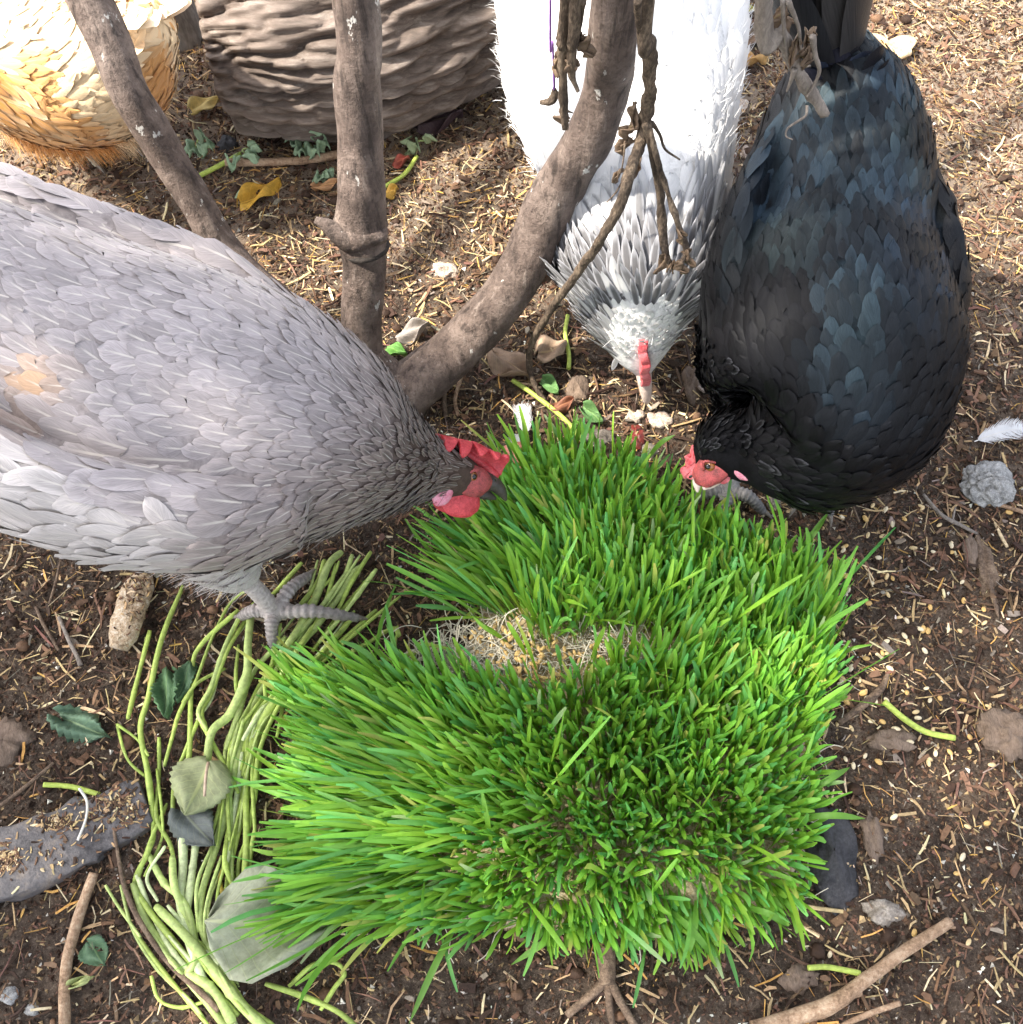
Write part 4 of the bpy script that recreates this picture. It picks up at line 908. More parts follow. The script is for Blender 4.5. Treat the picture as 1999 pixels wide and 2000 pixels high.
# how the blades lean: base pixel -> tip pixel, tip height
LEAN = [((959, 1240), (735, 1125), .075), ((990, 1180), (790, 1035), .085), ((1030, 1100), (905, 965), .10), ((1040, 965), (1000, 848), .105), ((1100, 955), (1090, 835), .105), ((1200, 1010), (1225, 905), .10),
    ((1060, 1210), (1070, 1085), .11), ((1170, 1240), (1178, 1125), .10), ((1350, 1080), (1370, 990), .09), ((1450, 1200), (1470, 1105), .09), ((1590, 1210), (1625, 1095), .09), ((1330, 1290), (1390, 1190), .095),
    ((1480, 1370), (1525, 1280), .09), ((1580, 1420), (1625, 1365), .07), ((1190, 1400), (1203, 1352), .09), ((1330, 1540), (1338, 1508), .09), ((1200, 1600), (1205, 1575), .09), ((1450, 1640), (1480, 1618), .09),
    ((1080, 1480), (1062, 1435), .09), ((900, 1400), (850, 1310), .09), ((780, 1440), (600, 1335), .085), ((830, 1520), (570, 1430), .08), ((830, 1620), (550, 1590), .075), ((780, 1700), (505, 1738), .06),
    ((900, 1760), (800, 1795), .07), ((1000, 1700), (965, 1702), .085), ((1130, 1780), (1150, 1845), .055), ((1350, 1785), (1385, 1880), .045), ((1500, 1760), (1555, 1835), .05), ((960, 1560), (860, 1522), .085),
    ((1545, 1580), (1605, 1550), .06), ((680, 1420), (520, 1320), .07), ((700, 1560), (500, 1500), .06), ((700, 1700), (480, 1760), .045)]
LEAN = [(b, (t_[0] + (45 if t_[0] < 620 else 20 if t_[0] < 800 else 0), t_[1]), z) for b, t_, z in LEAN]
LB = np.array([P(*b, .02) for b, t_, z in LEAN]); LV = np.array([P(*t_, z) for b, t_, z in LEAN]) - LB
def blades(n, seed, wmul=1.0, lmul=1.0, gap=True):
    r = np.random.default_rng(seed); x = r.uniform(lo[0], hi[0], n * 4); y = r.uniform(lo[1], hi[1], n * 4); k = inside(x, y, POLY); x, y = x[k], y[k]
    z = gz(x, y) + .018; px, py = pix(x, y, z)
    def el(cx, cy, rx, ry): return ((px - cx) / rx) ** 2 + ((py - cy) / ry) ** 2
    bare = np.minimum(np.minimum(el(935, 1292, 130, 78), el(1195, 1280, 135, 34)), el(1060, 1335, 110, 40))
    thin = np.minimum(el(1500, 1770, 120, 40), el(1330, 1720, 60, 30))
    keep = (r.random(len(x)) < np.clip((bare - .7) * 1.6, .02, 1)) & (r.random(len(x)) < np.clip(thin, .45, 1)); x, y, z, px, py = [q[keep][:n] for q in (x, y, z, px, py)]; n = len(x)
    base = np.stack([x, y, z], -1)
    d2 = ((base[:, None, :2] - LB[None, :, :2]) ** 2).sum(2) + 1e-5; wgt = 1 / d2 ** 1.6; wgt /= wgt.sum(1)[:, None]; lean = wgt @ LV
    ln = np.linalg.norm(lean, axis=1, keepdims=True); lean = lean * lmul * r.uniform(.55, 1.08, (n, 1)) + r.normal(0, 1, (n, 3)) * ln * np.array([.16, .16, .05])
    wild = r.random(n) < .05; lean[wild] += r.normal(0, .035, (wild.sum(), 3)); lean[:, 2] = np.maximum(lean[:, 2], .02)
    K = 8; t = np.linspace(0, 1, K); ctrl = base + lean * .42 + np.array([0, 0, 1]) * (np.linalg.norm(lean, axis=1) * .22)[:, None]
    droop = r.uniform(-.010, .016, n) * (np.linalg.norm(lean[:, :2], axis=1) / .1); tip = base + lean
    tip[:, 2] -= droop
    pts = ((1 - t) ** 2)[None, :, None] * base[:, None] + (2 * t * (1 - t))[None, :, None] * ctrl[:, None] + (t ** 2)[None, :, None] * tip[:, None]
    curl = (r.random(n) < .35) * r.uniform(.003, .014, n); cd_ = r.normal(0, 1, (n, 3)); cd_ /= np.linalg.norm(cd_, axis=1)[:, None]; cd_[:, 2] = -np.abs(cd_[:, 2])
    pts += (np.clip(t - .6, 0, 1) ** 2 / .16)[None, :, None] * (curl[:, None] * cd_)[:, None]
    T = np.gradient(pts, axis=1); T /= np.linalg.norm(T, axis=2)[..., None] + 1e-9
    ref = r.normal(0, 1, (n, 3)) * .8 + np.cross(lean, np.array([0, 0, 1.])) / (np.linalg.norm(lean[:, :2], axis=1)[:, None] + 1e-6) * r.choice([-1, 1], (n, 1)) * .9
    S = ref[:, None] - T * (ref[:, None] * T).sum(2)[..., None]; S /= np.linalg.norm(S, axis=2)[..., None] + 1e-9; U = np.cross(T, S)
    tw = (r.normal(0, .6, n)[:, None] * t[None])[..., None]; S2 = S * np.cos(tw) + U * np.sin(tw); U2 = np.cross(T, S2)
    W = r.uniform(.0037, .0058, n) * wmul; prof = np.array([.30, .34, .46, .72, .95, 1.0, .90, .42])
    wv = (W[:, None] * prof[None] * .5)[..., None]
    V = np.stack([pts - S2 * wv + U2 * wv * .35, pts, pts + S2 * wv + U2 * wv * .35], 2)
    q = []
    for a in range(K - 1):
        for b_ in range(2): q.append((a * 3 + b_, a * 3 + b_ + 1, a * 3 + 3 + b_ + 1, a * 3 + 3 + b_))
    Q = (np.arange(n)[:, None, None] * K * 3 + np.array(q)[None]).reshape(-1, 4)
    g0 = np.array([.50, .48, .18]); g1 = np.array([.23, .42, .022]); g2 = np.array([.22, .47, .060])
    tt = t[None, :, None]; hue = r.uniform(-.25, .25, (n, 1, 1)); br = r.uniform(.75, 1.25, (n, 1, 1))
    c = g0 * np.clip(1 - tt * 3.2, 0, 1) + (g1 * (1 - tt) + g2 * tt) * np.clip(tt * 3.2, 0, 1); c = c * br * np.array([1, 1, 1]) * (1 + hue * np.array([.8, .1, -.3]))
    yt = (r.random((n, 1, 1)) < .08) * np.clip(tt * 2.2 - 1.1, 0, 1); c = c * (1 - yt) + np.array([.46, .46, .11]) * yt
    blue = (r.random((n, 1, 1)) < .25); c = np.where(blue, c * np.array([.75, .95, 1.9]), c)
    C = np.concatenate([np.broadcast_to(c, (n, K, 3)), np.ones((n, K, 1))], -1); C = np.repeat(C[:, :, None], 3, 2).reshape(-1, 4)
    return V.reshape(-1, 3), Q, np.clip(C, 0, 1)
m_blade = attr_mat('grass_blade', rough=.42, spec=.4, var=.10, nscale=90, bump=.08, transl=.42)
mb = MB(); V, Q, C = blades(8200, 41); mb.add(V, Q, Col=C); V, Q, C = blades(1000, 42, .8, .6); mb.add(V, Q, Col=C)
add('grass_blades', mb.mesh('grass_blades'), m_blade, mat_root, kind='stuff')
# stray long blades over the border
mb = MB(); r = np.random.default_rng(9)
for b0, t0_, z in [((1570, 1420), (1668, 1340), .05), ((1560, 1560), (1660, 1500), .04), ((1545, 1600), (1690, 1600), .04), ((1300, 1770), (1400, 1880), .03), ((1360, 1760), (1340, 1880), .03), ((1240, 1790), (1220, 1860), .03),
    ((1450, 1770), (1540, 1810), .03), ((760, 1780), (600, 1900), .03), ((900, 1790), (800, 2000), .015), ((1130, 1800), (1000, 1885), .02), ((1530, 1130), (1620, 1000), .08), ((1250, 920), (1320, 850), .09), ((1290, 960), (1365, 905), .08), ((1210, 930), (1205, 850), .10), ((1180, 900), (1120, 820), .08),
    ((760, 1390), (640, 1240), .02), ((1580, 1290), (1650, 1270), .05), ((700, 1480), (540, 1400), .03), ((830, 1400), (640, 1320), .03)]:
    a, e = P(*b0, .025), P(*t0_, z); m = (a + e) / 2 + [0, 0, .02]; p = catmull([a, m, e], 10); T, S, U = frames(p, np.array([0, 0, 1.])); wv = .0032 * np.array([.4, .6, .8, .95, 1, 1, .95, .8, .5, .08])
    V = np.stack([p - S * wv[:, None] + U * .001, p, p + S * wv[:, None] + U * .001], 1).reshape(-1, 3); q = []
    for k in range(9):
        for b_ in range(2): q.append((k * 3 + b_, k * 3 + b_ + 1, k * 3 + 4 + b_, k * 3 + 3 + b_))
    mb.add(V, np.array(q), Col=rgba(np.array([.15, .33, .045]) * r.uniform(.85, 1.2)))
add('long_blades', mb.mesh('long_blades'), m_blade, mat_root, kind='stuff')
# pale roots and husks in the tear and along the rim
mb = MB(); r = np.random.default_rng(19); m_fib = attr_mat('root_fibre', rough=.6, spec=.3, var=.15, nscale=60, bump=.1)
def fibre(c, L, z0):
    a = r.uniform(0, 6.28); p = [np.array(c)]
    for k in range(4): a += r.normal(0, .6); p.append(p[-1] + np.array([math.cos(a), math.sin(a), r.normal(0, .35)]) * L / 4)
    p = np.array(p); p[:, 2] = np.maximum(p[:, 2], gz(p[:, 0], p[:, 1]) + z0); V, Q = tube(catmull(p, 9), r.uniform(.00035, .0007), nseg=4, close=False); mb.add(V, Q, Col=rgba(np.array([.66, .60, .48]) * r.uniform(.6, 1.15)))
for k in range(750):
    u = r.random()
    if u < .62: px_, py_ = r.normal(935, 52), r.normal(1290, 30)
    elif u < .82: px_, py_ = r.normal(1200, 65), r.normal(1272, 16)
    else:
        e = r.integers(len(POLY)); q = POLY[e] * (w_ := r.random()) + POLY[(e + 1) % len(POLY)] * (1 - w_); fibre((q[0], q[1], .014), .04, .006); continue
    fibre(P(px_, py_, r.uniform(.018, .034)), r.uniform(.02, .05), .012)
add('roots', mb.mesh('roots'), m_fib, mat_root, kind='stuff')
mb = MB()
for k in range(420):
    u = r.random()
    if u < .45: c = P(r.normal(1000, 48), r.normal(1285, 36), r.uniform(.022, .034))
    elif u < .7: c = P(r.normal(1200, 80), r.normal(1290, 20), r.uniform(.02, .03))
    else: e = r.integers(len(POLY)); q = POLY[e] * (w_ := r.random()) + POLY[(e + 1) % len(POLY)] * (1 - w_); c = np.array([q[0], q[1], r.uniform(.012, .024)])
    a = r.uniform(0, 6.28); ax = np.array([[math.cos(a), math.sin(a), .3], [-math.sin(a), math.cos(a), 0], [0, 0, 1]])
    V, Q = ellipsoid(c, (.0044, .0021, .0018), ax, 7, 6); mb.add(V, Q, Col=rgba(np.array([.62, .42, .17]) * r.uniform(.7, 1.2)))
add('seed_husks', mb.mesh('seed_husks'), m_fib, mat_root, kind='stuff')

# ================================================================== PULLED GREEN STALKS
m_stalk = attr_mat('green_stalk', rough=.5, spec=.35, var=.32, nscale=170, bump=.4)
Z4 = lambda x, y: (.518 * x, 1000 + .518 * y)
STALKS = [  # points in the enlarged lower left quarter, radius (photo px), tone
 ([(690, 280), (610, 480), (560, 700), (530, 820), (560, 1000), (580, 1200), (560, 1280), (510, 1400), (560, 1500), (640, 1600), (760, 1750), (900, 1900)], 6.5, 0, 'longest green stalk curving down the outer left side of the heap'),
 ([(900, 370), (760, 500), (725, 600), (715, 900), (700, 960)], 6, 0, 'green stalk bending under the hen foot towards the olive leaf'),
 ([(1000, 330), (940, 390), (860, 520), (800, 680), (760, 760), (790, 850), (850, 960), (900, 1060)], 6, 0, 'wavy green stalk running from beneath the grey hen'),
 ([(950, 360), (935, 500), (930, 620), (870, 760), (800, 830), (780, 960)], 11, 1, 'thick pale stalk that forks behind the olive leaf'),
 ([(1140, 470), (1000, 650), (930, 800), (880, 1000), (820, 1250), (760, 1450), (770, 1600), (860, 1750)], 8.5, 1, 'long pale stalk through the middle of the heap'),
 ([(1330, 400), (1200, 550), (1050, 700), (960, 850), (930, 1000), (930, 1250), (920, 1450)], 8, 0, 'long stalk lying along the left fringe of the grass mat'),
 ([(1420, 370), (1300, 480), (1130, 620), (1010, 740), (950, 900), (900, 1150), (870, 1300), (880, 1450)], 7, 0, 'stalk with a forked tip near the upper grass lobe'),
 ([(1510, 470), (1480, 440), (1380, 500), (1240, 580), (1100, 680)], 6, 0, 'hooked stalk end in the gap left of the mat'),
 ([(1620, 520), (1450, 560), (1250, 610), (1130, 660)], 5, 0, 'thin stalk reaching towards the torn root edge'),
 ([(1350, 210), (1250, 360), (1150, 480), (1060, 600)], 9, 1, 'pale stalk beside the hen toes'),
 ([(1290, 150), (1240, 200), (1180, 350), (1100, 480), (1040, 560)], 10, 1, 'broad pale stalk under the hen breast'),
 ([(1140, 190), (1060, 280), (1010, 330)], 6, 0, 'short stalk behind the raised toe'),
 ([(1225, 180), (1200, 260), (1130, 360)], 7, 0, None), ([(440, 800), (480, 930), (550, 1000)], 3.5, 0, 'thin folded stalk sticking out at the left of the heap'),
 ([(440, 800), (520, 860), (560, 920)], 3.5, 0, None),
 ([(690, 1200), (690, 1350), (680, 1450), (700, 1550), (740, 1700), (800, 1850)], 14, 2, 'fat whitish stalk with a torn top'),
 ([(590, 1490), (700, 1600), (800, 1720), (900, 1850), (1010, 1960)], 14, 1, 'thick stalk running out of the picture at the bottom'),
 ([(500, 1400), (560, 1560), (660, 1700), (780, 1850), (880, 1980)], 9, 1, 'pale stalk along the lower left edge of the heap'),
 ([(1000, 1780), (1150, 1830), (1280, 1890), (1380, 1980)], 6, 0, 'stalk leading right from the big grey leaf'),
 ([(1090, 1790), (1180, 1710), (1260, 1700), (1300, 1740), (1260, 1800), (1210, 1880)], 5, 0, 'thin stalk looped below the grass mat'),
 ([(570, 1750), (600, 1840), (680, 1870), (770, 1850)], 4, 0, 'curled thin stalk at the lower left'),
 ([(600, 850), (600, 1000), (590, 1150), (640, 1250), (660, 1330)], 5, 0, None), ([(850, 590), (740, 650), (680, 750), (650, 850), (620, 960)], 5, 0, None), ([(900, 500), (890, 640), (910, 780), (900, 900)], 5, 0, None),
 ([(1060, 420), (1030, 560), (1000, 640), (1005, 720)], 5, 0, 'stalk with a green bud scar beside the hen foot'), ([(630, 1100), (560, 1260), (520, 1390)], 4.5, 0, None), ([(990, 700), (940, 840), (930, 960)], 7, 0, None),
 ([(840, 1350), (830, 1400), (860, 1490)], 5, 3, 'short yellowed stalk piece'), ([(1500, 430), (1490, 520), (1480, 600)], 3.5, 0, None),
 ([(1400, 150), (1330, 260), (1270, 380)], 6, 0, None), ([(1330, 160), (1290, 280), (1230, 400)], 7, 1, None), ([(1180, 560), (1060, 720), (980, 900), (960, 1100)], 6, 0, None), ([(760, 760), (700, 900), (660, 1010), (650, 1180)], 5, 0, None),
 ([(1080, 470), (960, 600), (900, 760), (850, 900)], 7, 1, None), ([(740, 1250), (720, 1400), (700, 1550)], 9, 2, None), ([(860, 1200), (850, 1330), (900, 1450)], 6, 0, None), ([(960, 1200), (940, 1330), (930, 1440)], 6, 0, None),
 ([(560, 1290), (620, 1400), (700, 1480), (740, 1620)], 7, 1, None), ([(650, 1300), (660, 1420), (720, 1560), (740, 1680), (700, 1750)], 8, 1, None), ([(880, 1930), (800, 1800), (700, 1740)], 10, 1, None)]
TONE = [np.array([.34, .44, .095]), np.array([.42, .52, .17]), np.array([.56, .63, .34]), np.array([.50, .36, .06])]
r = np.random.default_rng(3)
for k in range(48):   # thinner ones that fill the heap
    src = STALKS[[0, 2, 4, 5, 6, 9, 4, 5, 17, 16, 10, 6][k % 12]][0]; i0 = int(r.integers(0, max(1, len(src) - 3))); seg = src[i0:i0 + int(r.integers(3, 6))]
    if len(seg) < 2: continue
    dx, dy = r.normal(0, 42), r.normal(0, 30); STALKS.append(([(x + dx + r.normal(0, 9), y + dy + r.normal(0, 9)) for x, y in seg], r.uniform(3.2, 6), int(r.choice([0, 0, 1, 1, 2])), None))
for q, (pts, rad, tone, lab) in enumerate(STALKS):
    rr = min(rad, 11) * .82 / 1900; W = []
    lay = .006 + .016 * r.random()
    for k, (x, y) in enumerate(pts):
        a = P(*Z4(x, y), rr + .004); a = P(*Z4(x, y), float(gz(a[0], a[1])) + rr + lay * (.4 + .6 * math.sin(k * 1.3 + q) ** 2)); W.append(a)
    n = max(14, len(pts) * 7); path = catmull(W, n); t = np.linspace(0, 1, n); ra = rr * (1 + .10 * np.sin(t * 9 + q)) * np.interp(t, [0, .05, .95, 1], [.75, 1, 1, .75]) * (1 + .28 * np.exp(-((t - .3 - .4 * r.random()) / .02) ** 2))
    V, Q = tube(path, ra, nseg=10, wob=.10, wf=25, seed=q)
    c = TONE[tone] * r.uniform(.85, 1.12); g = .5 + .5 * np.sin(np.repeat(np.linspace(0, 5 + q % 4, n + 2), 10) + q)
    C = np.c_[c[None] * (.85 + .3 * g[:, None]), np.ones(len(V))]
    add('green_stalk', mesh_np('green_stalk', V, Q, {'Col': C}), m_stalk, None, lab or 'plain green stalk among others in the heap left of the grass mat', 'stalk', 'pulled green stalks left of the grass mat')
# loose cut stalks on the right
for pts, rad, lab in (([(1728, 1370), (1765, 1402), (1810, 1430), (1867, 1442)], 5.5, 'short curved green stalk lying alone right of the mat'), ([(1580, 1891), (1620, 1890), (1682, 1902)], 4.5, 'straight short green stalk below the mat near the forked stick'),
                      ([(1002, 742), (1050, 775), (1105, 820), (1140, 862)], 5, 'yellow green stalk beside the white hen beak'), ([(765, 215), (850, 186), (940, 165), (1012, 146)], 7, 'long yellow green stalk in front of the log'),
                      ([(750, 365), (790, 340), (815, 305)], 5, 'green stalk end right of the upright stem'), ([(385, 345), (430, 322), (470, 300)], 6, 'pale green weed stalk between the stems and the log'), ([(85, 1533), (140, 1537), (195, 1553)], 4.5, 'short green stalk above the grey bark slab'),
                      ([(1110, 615), (1105, 650), (1112, 690), (1112, 720)], 4.5, 'thin green stalk hanging left of the white hen')):
    W = []
    for (x, y) in pts: a = P(x, y, .01); W.append(P(x, y, float(gz(a[0], a[1])) + .010))
    n = 26; V, Q = tube(catmull(W, n), rad / FPX * 1.15, nseg=10, wob=.12, wf=30, seed=rad)
    add('green_stalk', mesh_np('green_stalk', V, Q, {'Col': np.tile(rgba((.38, .47, .09)), (len(V), 1))}), m_stalk, None, lab, 'stalk')

# ================================================================== LEAVES
def leaf_mat(name, transl=.2):
    m, t, b, o = mat(name)
    ac = N(t, 'ShaderNodeAttribute'); ac.attribute_name = 'Col'; fu = N(t, 'ShaderNodeAttribute'); fu.attribute_name = 'fuv'
    sp = N(t, 'ShaderNodeSeparateXYZ'); t.links.new(fu.outputs['Vector'], sp.inputs[0]); ab = N(t, 'ShaderNodeMath', operation='ABSOLUTE'); t.links.new(sp.outputs[0], ab.inputs[0])
    mid = N(t, 'ShaderNodeMapRange'); t.links.new(ab.outputs[0], mid.inputs[0]); mid.inputs[1].default_value = .03; mid.inputs[2].default_value = .07; mid.inputs[3].default_value = 1; mid.inputs[4].default_value = 0
    k = N(t, 'ShaderNodeMath', operation='MULTIPLY_ADD'); t.links.new(ab.outputs[0], k.inputs[0]); k.inputs[1].default_value = -.42; t.links.new(sp.outputs[1], k.inputs[2])
    k2 = N(t, 'ShaderNodeMath', operation='MULTIPLY'); t.links.new(k.outputs[0], k2.inputs[0]); k2.inputs[1].default_value = 7.0
    fr = N(t, 'ShaderNodeMath', operation='FRACT'); t.links.new(k2.outputs[0], fr.inputs[0])
    sv_ = N(t, 'ShaderNodeMapRange'); t.links.new(fr.outputs[0], sv_.inputs[0]); sv_.inputs[1].default_value = .0; sv_.inputs[2].default_value = .14; sv_.inputs[3].default_value = .7; sv_.inputs[4].default_value = 0
    mx = N(t, 'ShaderNodeMath', operation='MAXIMUM'); t.links.new(mid.outputs[0], mx.inputs[0]); t.links.new(sv_.outputs[0], mx.inputs[1])
    tc = N(t, 'ShaderNodeTexCoord'); nz = N(t, 'ShaderNodeTexNoise', Scale=90, Detail=6, Roughness=.7); t.links.new(tc.outputs['Object'], nz.inputs['Vector'])
    mr = N(t, 'ShaderNodeMapRange'); t.links.new(nz.outputs['Fac'], mr.inputs[0]); mr.inputs[1].default_value = .3; mr.inputs[2].default_value = .7; mr.inputs[3].default_value = .7; mr.inputs[4].default_value = 1.3
    vs = N(t, 'ShaderNodeVectorMath', operation='SCALE'); t.links.new(ac.outputs['Color'], vs.inputs[0]); t.links.new(mr.outputs[0], vs.inputs['Scale'])
    lg = N(t, 'ShaderNodeVectorMath', operation='MULTIPLY_ADD'); t.links.new(ac.outputs['Color'], lg.inputs[0]); lg.inputs[1].default_value = (1.25, 1.25, 1.1); lg.inputs[2].default_value = (.05, .05, .02)
    c = mixc(t, mx.outputs[0], vs.outputs[0], lg.outputs[0]); t.links.new(c, b.inputs['Base Color']); b.inputs['Roughness'].default_value = .55; b.inputs['Specular IOR Level'].default_value = .3
    ad = N(t, 'ShaderNodeMath', operation='MULTIPLY_ADD'); t.links.new(mx.outputs[0], ad.inputs[0]); ad.inputs[1].default_value = .7; t.links.new(nz.outputs['Fac'], ad.inputs[2])
    bp = N(t, 'ShaderNodeBump', Strength=.4, Distance=.0015); t.links.new(ad.outputs[0], bp.inputs['Height']); t.links.new(bp.outputs[0], b.inputs['Normal'])
    tr = N(t, 'ShaderNodeBsdfTranslucent'); t.links.new(c, tr.inputs['Color']); ms = N(t, 'ShaderNodeMixShader', Fac=transl); t.links.new(b.outputs[0], ms.inputs[1]); t.links.new(tr.outputs[0], ms.inputs[2]); t.links.new(ms.outputs[0], o.inputs[0])
    return m
M_LEAF = leaf_mat('leaf')
def leaf_mesh(a, e, width, col, lob=0, serr=.0, cup=.15, wave=.004, tilt=0.0, seed=0, nu=13, nv=21, up=(0, 0, 1), prof=None):
    """leaf from stalk end a to tip e"""
    r = np.random.default_rng(seed); a, e = np.array(a, float), np.array(e, float); d = nrm(e - a); L = np.linalg.norm(e - a); s = nrm(np.cross(d, np.array(up, float))); u = np.cross(s, d)
    s, u = s * math.cos(tilt) + u * math.sin(tilt), u * math.cos(tilt) - s * math.sin(tilt)
    V = []; uv = []
    for i in range(nv):
        t = i / (nv - 1); w = width * .5 * (np.interp(t, *prof) if prof else (math.sin(math.pi * min(1, t * .97 + .02) ** .75)) ** .8)
        if lob: w *= 1 - lob * (.5 + .5 * math.cos(t * 2 * math.pi * 3.0))
        if serr: w *= 1 + serr * (1 if i % 2 else -1)
        for j in range(nu):
            q = -1 + 2 * j / (nu - 1)
            hgt = cup * w * q * q + wave * math.sin(t * 7 + q * 3 + seed) * (.3 + abs(q)) + wave * .6 * math.sin(q * 6 + seed * 2 + t * 3)
            V.append(a + d * (t * L - (.10 * L * q * q * (1 - t) if not prof else 0)) + s * (q * w) + u * hgt); uv.append((q, t, 0))
    i = np.arange(nv - 1)[:, None] * nu; j = np.arange(nu - 1)[None, :]; Q = np.stack([i + j, i + j + 1, i + nu + j + 1, i + nu + j], -1).reshape(-1, 4)
    C = np.tile(rgba(col), (len(V), 1)); C[:, :3] *= np.random.default_rng(seed + 1).uniform(.92, 1.08)
    return mesh_np('leaf', np.array(V), Q, {'Col': C, 'fuv': np.array(uv)})
def thick(o, th=.0007):
    m = o.modifiers.new('thick', 'SOLIDIFY'); m.thickness = th; m.offset = 0; return o
def G(px, py, dz=.006):
    a = P(px, py, .0); return P(px, py, float(gz(a[0], a[1])) + dz)
def leaf(a, e, wpx, col, label, name='fallen_leaf', h0=.01, h1=.014, **kw):
    o = add(name, leaf_mesh(G(*a, h0), G(*e, h1), wpx / 1850, col, **kw), M_LEAF, None, label, 'leaf'); return thick(o)
o = leaf((408, 1488), (362, 1592), 120, (.33, .36, .19), 'pale olive heart shaped leaf lying on the green stalks', h0=.034, h1=.030, serr=.05, cup=-.1, seed=2)
V, Q = tube(catmull([G(407, 1490, .037), G(402, 1520, .044), G(400, 1556, .040)], 10), .0016, nseg=7); add('leaf_stalk', mesh_np('leaf_stalk', V, Q, {'Col': np.tile(rgba((.50, .36, .26)), (len(V), 1))}), m_stalk, o)
leaf((352, 1580), (418, 1652), 80, (.13, .145, .135), 'dark grey leaf under the olive leaf', h0=.020, h1=.018, serr=.05, seed=5)
leaf((404, 1800), (648, 1812), 190, (.36, .38, .27), 'large grey green leaf lying underside up below the mat', h0=.030, h1=.026, cup=.10, wave=.013, seed=7, prof=([0, .06, .25, .45, .7, .9, 1], [.1, .5, .95, 1, .7, .28, .02]))
leaf((118, 1400), (212, 1440), 66, (.115, .19, .125), 'crumpled blue green toothed leaf on bare soil at the left', serr=.14, wave=.010, seed=11)
leaf((330, 1310), (322, 1400), 52, (.10, .19, .09), 'dark green toothed leaf between two stalks', serr=.14, wave=.006, seed=13)
leaf((372, 1295), (345, 1370), 40, (.06, .12, .06), 'small dark green leaf behind the toothed leaf', serr=.1, seed=14)
leaf((172, 1840), (205, 1885), 50, (.09, .16, .09), 'half buried green leaf scrap beside the upright stick', serr=.05, h0=.006, h1=.006, seed=15)
leaf((140, 1925), (180, 1908), 16, (.36, .40, .17), 'slim yellow green leaf at the foot of the stick', seed=16)
leaf((470, 395), (548, 352), 62, (.62, .36, .05), 'bright yellow leaf on the ground left of the upright stem', wave=.008, seed=21)
leaf((375, 215), (428, 190), 60, (.52, .40, .15), 'dull yellow leaf under the buff hen tail', seed=22)
leaf((615, 368), (662, 352), 30, (.46, .25, .12), 'rusty brown leaf touching the upright stem', seed=23)
leaf((752, 380), (778, 365), 34, (.62, .38, .08), 'small orange leaf right of the upright stem', seed=24)
leaf((820, 250), (905, 218), 62, (.075, .045, .05), 'dark purple brown leaf between log and white hen', seed=25, wave=.008)
leaf((1432, 122), (1500, 112), 40, (.55, .33, .13), 'tan curled leaf left of the black hen tail', seed=26, wave=.008)
leaf((1450, 22), (1490, 12), 26, (.52, .48, .14), 'yellow leaf at the top edge beside the black tail', seed=27)
leaf((1440, 92), (1500, 62), 60, (.23, .15, .10), 'brown dead leaf beside the black hen tail', seed=28, wave=.008)
leaf((780, 660), (840, 630), 44, (.36, .32, .29), 'grey dry leaf behind the fork of the stems', seed=31, wave=.006)
leaf((758, 680), (795, 690), 36, (.13, .30, .07), 'small bright green leaf in the fork of the stems', seed=32)
leaf((1052, 690), (1108, 668), 70, (.42, .30, .21), 'pale tan leaf left of the white hen head', seed=33, wave=.006)
leaf((1060, 740), (1092, 765), 36, (.15, .30, .10), 'green leaf scrap left of the yellow stalk', seed=34)
leaf((1140, 795), (1178, 825), 40, (.13, .26, .09), 'green leaf scrap below the white hen beak', seed=35)
leaf((1080, 800), (1122, 778), 34, (.24, .10, .06), 'russet leaf under the drooping vine end', seed=36)
leaf((965, 690), (1035, 735), 70, (.34, .24, .17), 'large brown leaf right of the thick stem', seed=37, wave=.008)
leaf((770, 322), (800, 305), 30, (.40, .10, .07), 'red leaf just right of the upright stem', seed=38)
# leafy weed sprigs by the log
def sprig(cx, cy, leaves, lab, col=(.30, .42, .27), seed=0):
    r = np.random.default_rng(seed); g = root('weed_sprig', lab, 'weed'); c = G(cx, cy, .005)
    for k, (x, y, L, w, h) in enumerate(leaves):
        e = G(x, y, h); d = nrm(e - c); a = e - d * L / 1500
        V, Q = tube(catmull([c, (c + a) / 2 + [0, 0, .006], a], 8), .0012, nseg=6); add('stalk', mesh_np('stalk', V, Q, {'Col': np.tile(rgba((.30, .38, .14)), (len(V), 1))}), m_stalk, g)
        thick(add('leaf', leaf_mesh(a, e, w / 1500, np.array(col) * r.uniform(.8, 1.2), lob=.28, cup=.2, wave=.006, seed=seed + k), M_LEAF, g))
sprig(600, 280, [(560, 270, 34, 34, .03), (585, 300, 32, 36, .025), (622, 298, 34, 40, .03), (640, 282, 30, 34, .028), (598, 235, 40, 30, .05), (622, 250, 34, 30, .045)], 'lobed green weed in front of the log beside the upright stem', seed=3)
sprig(470, 300, [(450, 322, 36, 36, .02), (500, 305, 34, 40, .022), (505, 285, 26, 30, .03)], 'small lobed weed left of the big sprig by the log', seed=13)
sprig(385, 290, [(370, 300, 34, 50, .02), (410, 285, 30, 40, .03), (395, 260, 28, 20, .05)], 'grey green weed right of the slanting stem', seed=23)
sprig(640, 345, [(615, 345, 24, 26, .02), (640, 335, 30, 40, .02)], 'low weed leaves touching the upright stem', seed=33)
sprig(805, 290, [(790, 272, 30, 40, .02), (815, 285, 26, 30, .02), (845, 265, 22, 16, .03)], 'pale lobed weed between upright stem and white hen', (.38, .47, .27), seed=43)
sprig(852, 160, [(850, 125, 34, 26, .05), (862, 150, 24, 24, .03), (840, 165, 22, 24, .03)], 'pale green sprout at the foot of the log', (.42, .50, .36), seed=53)
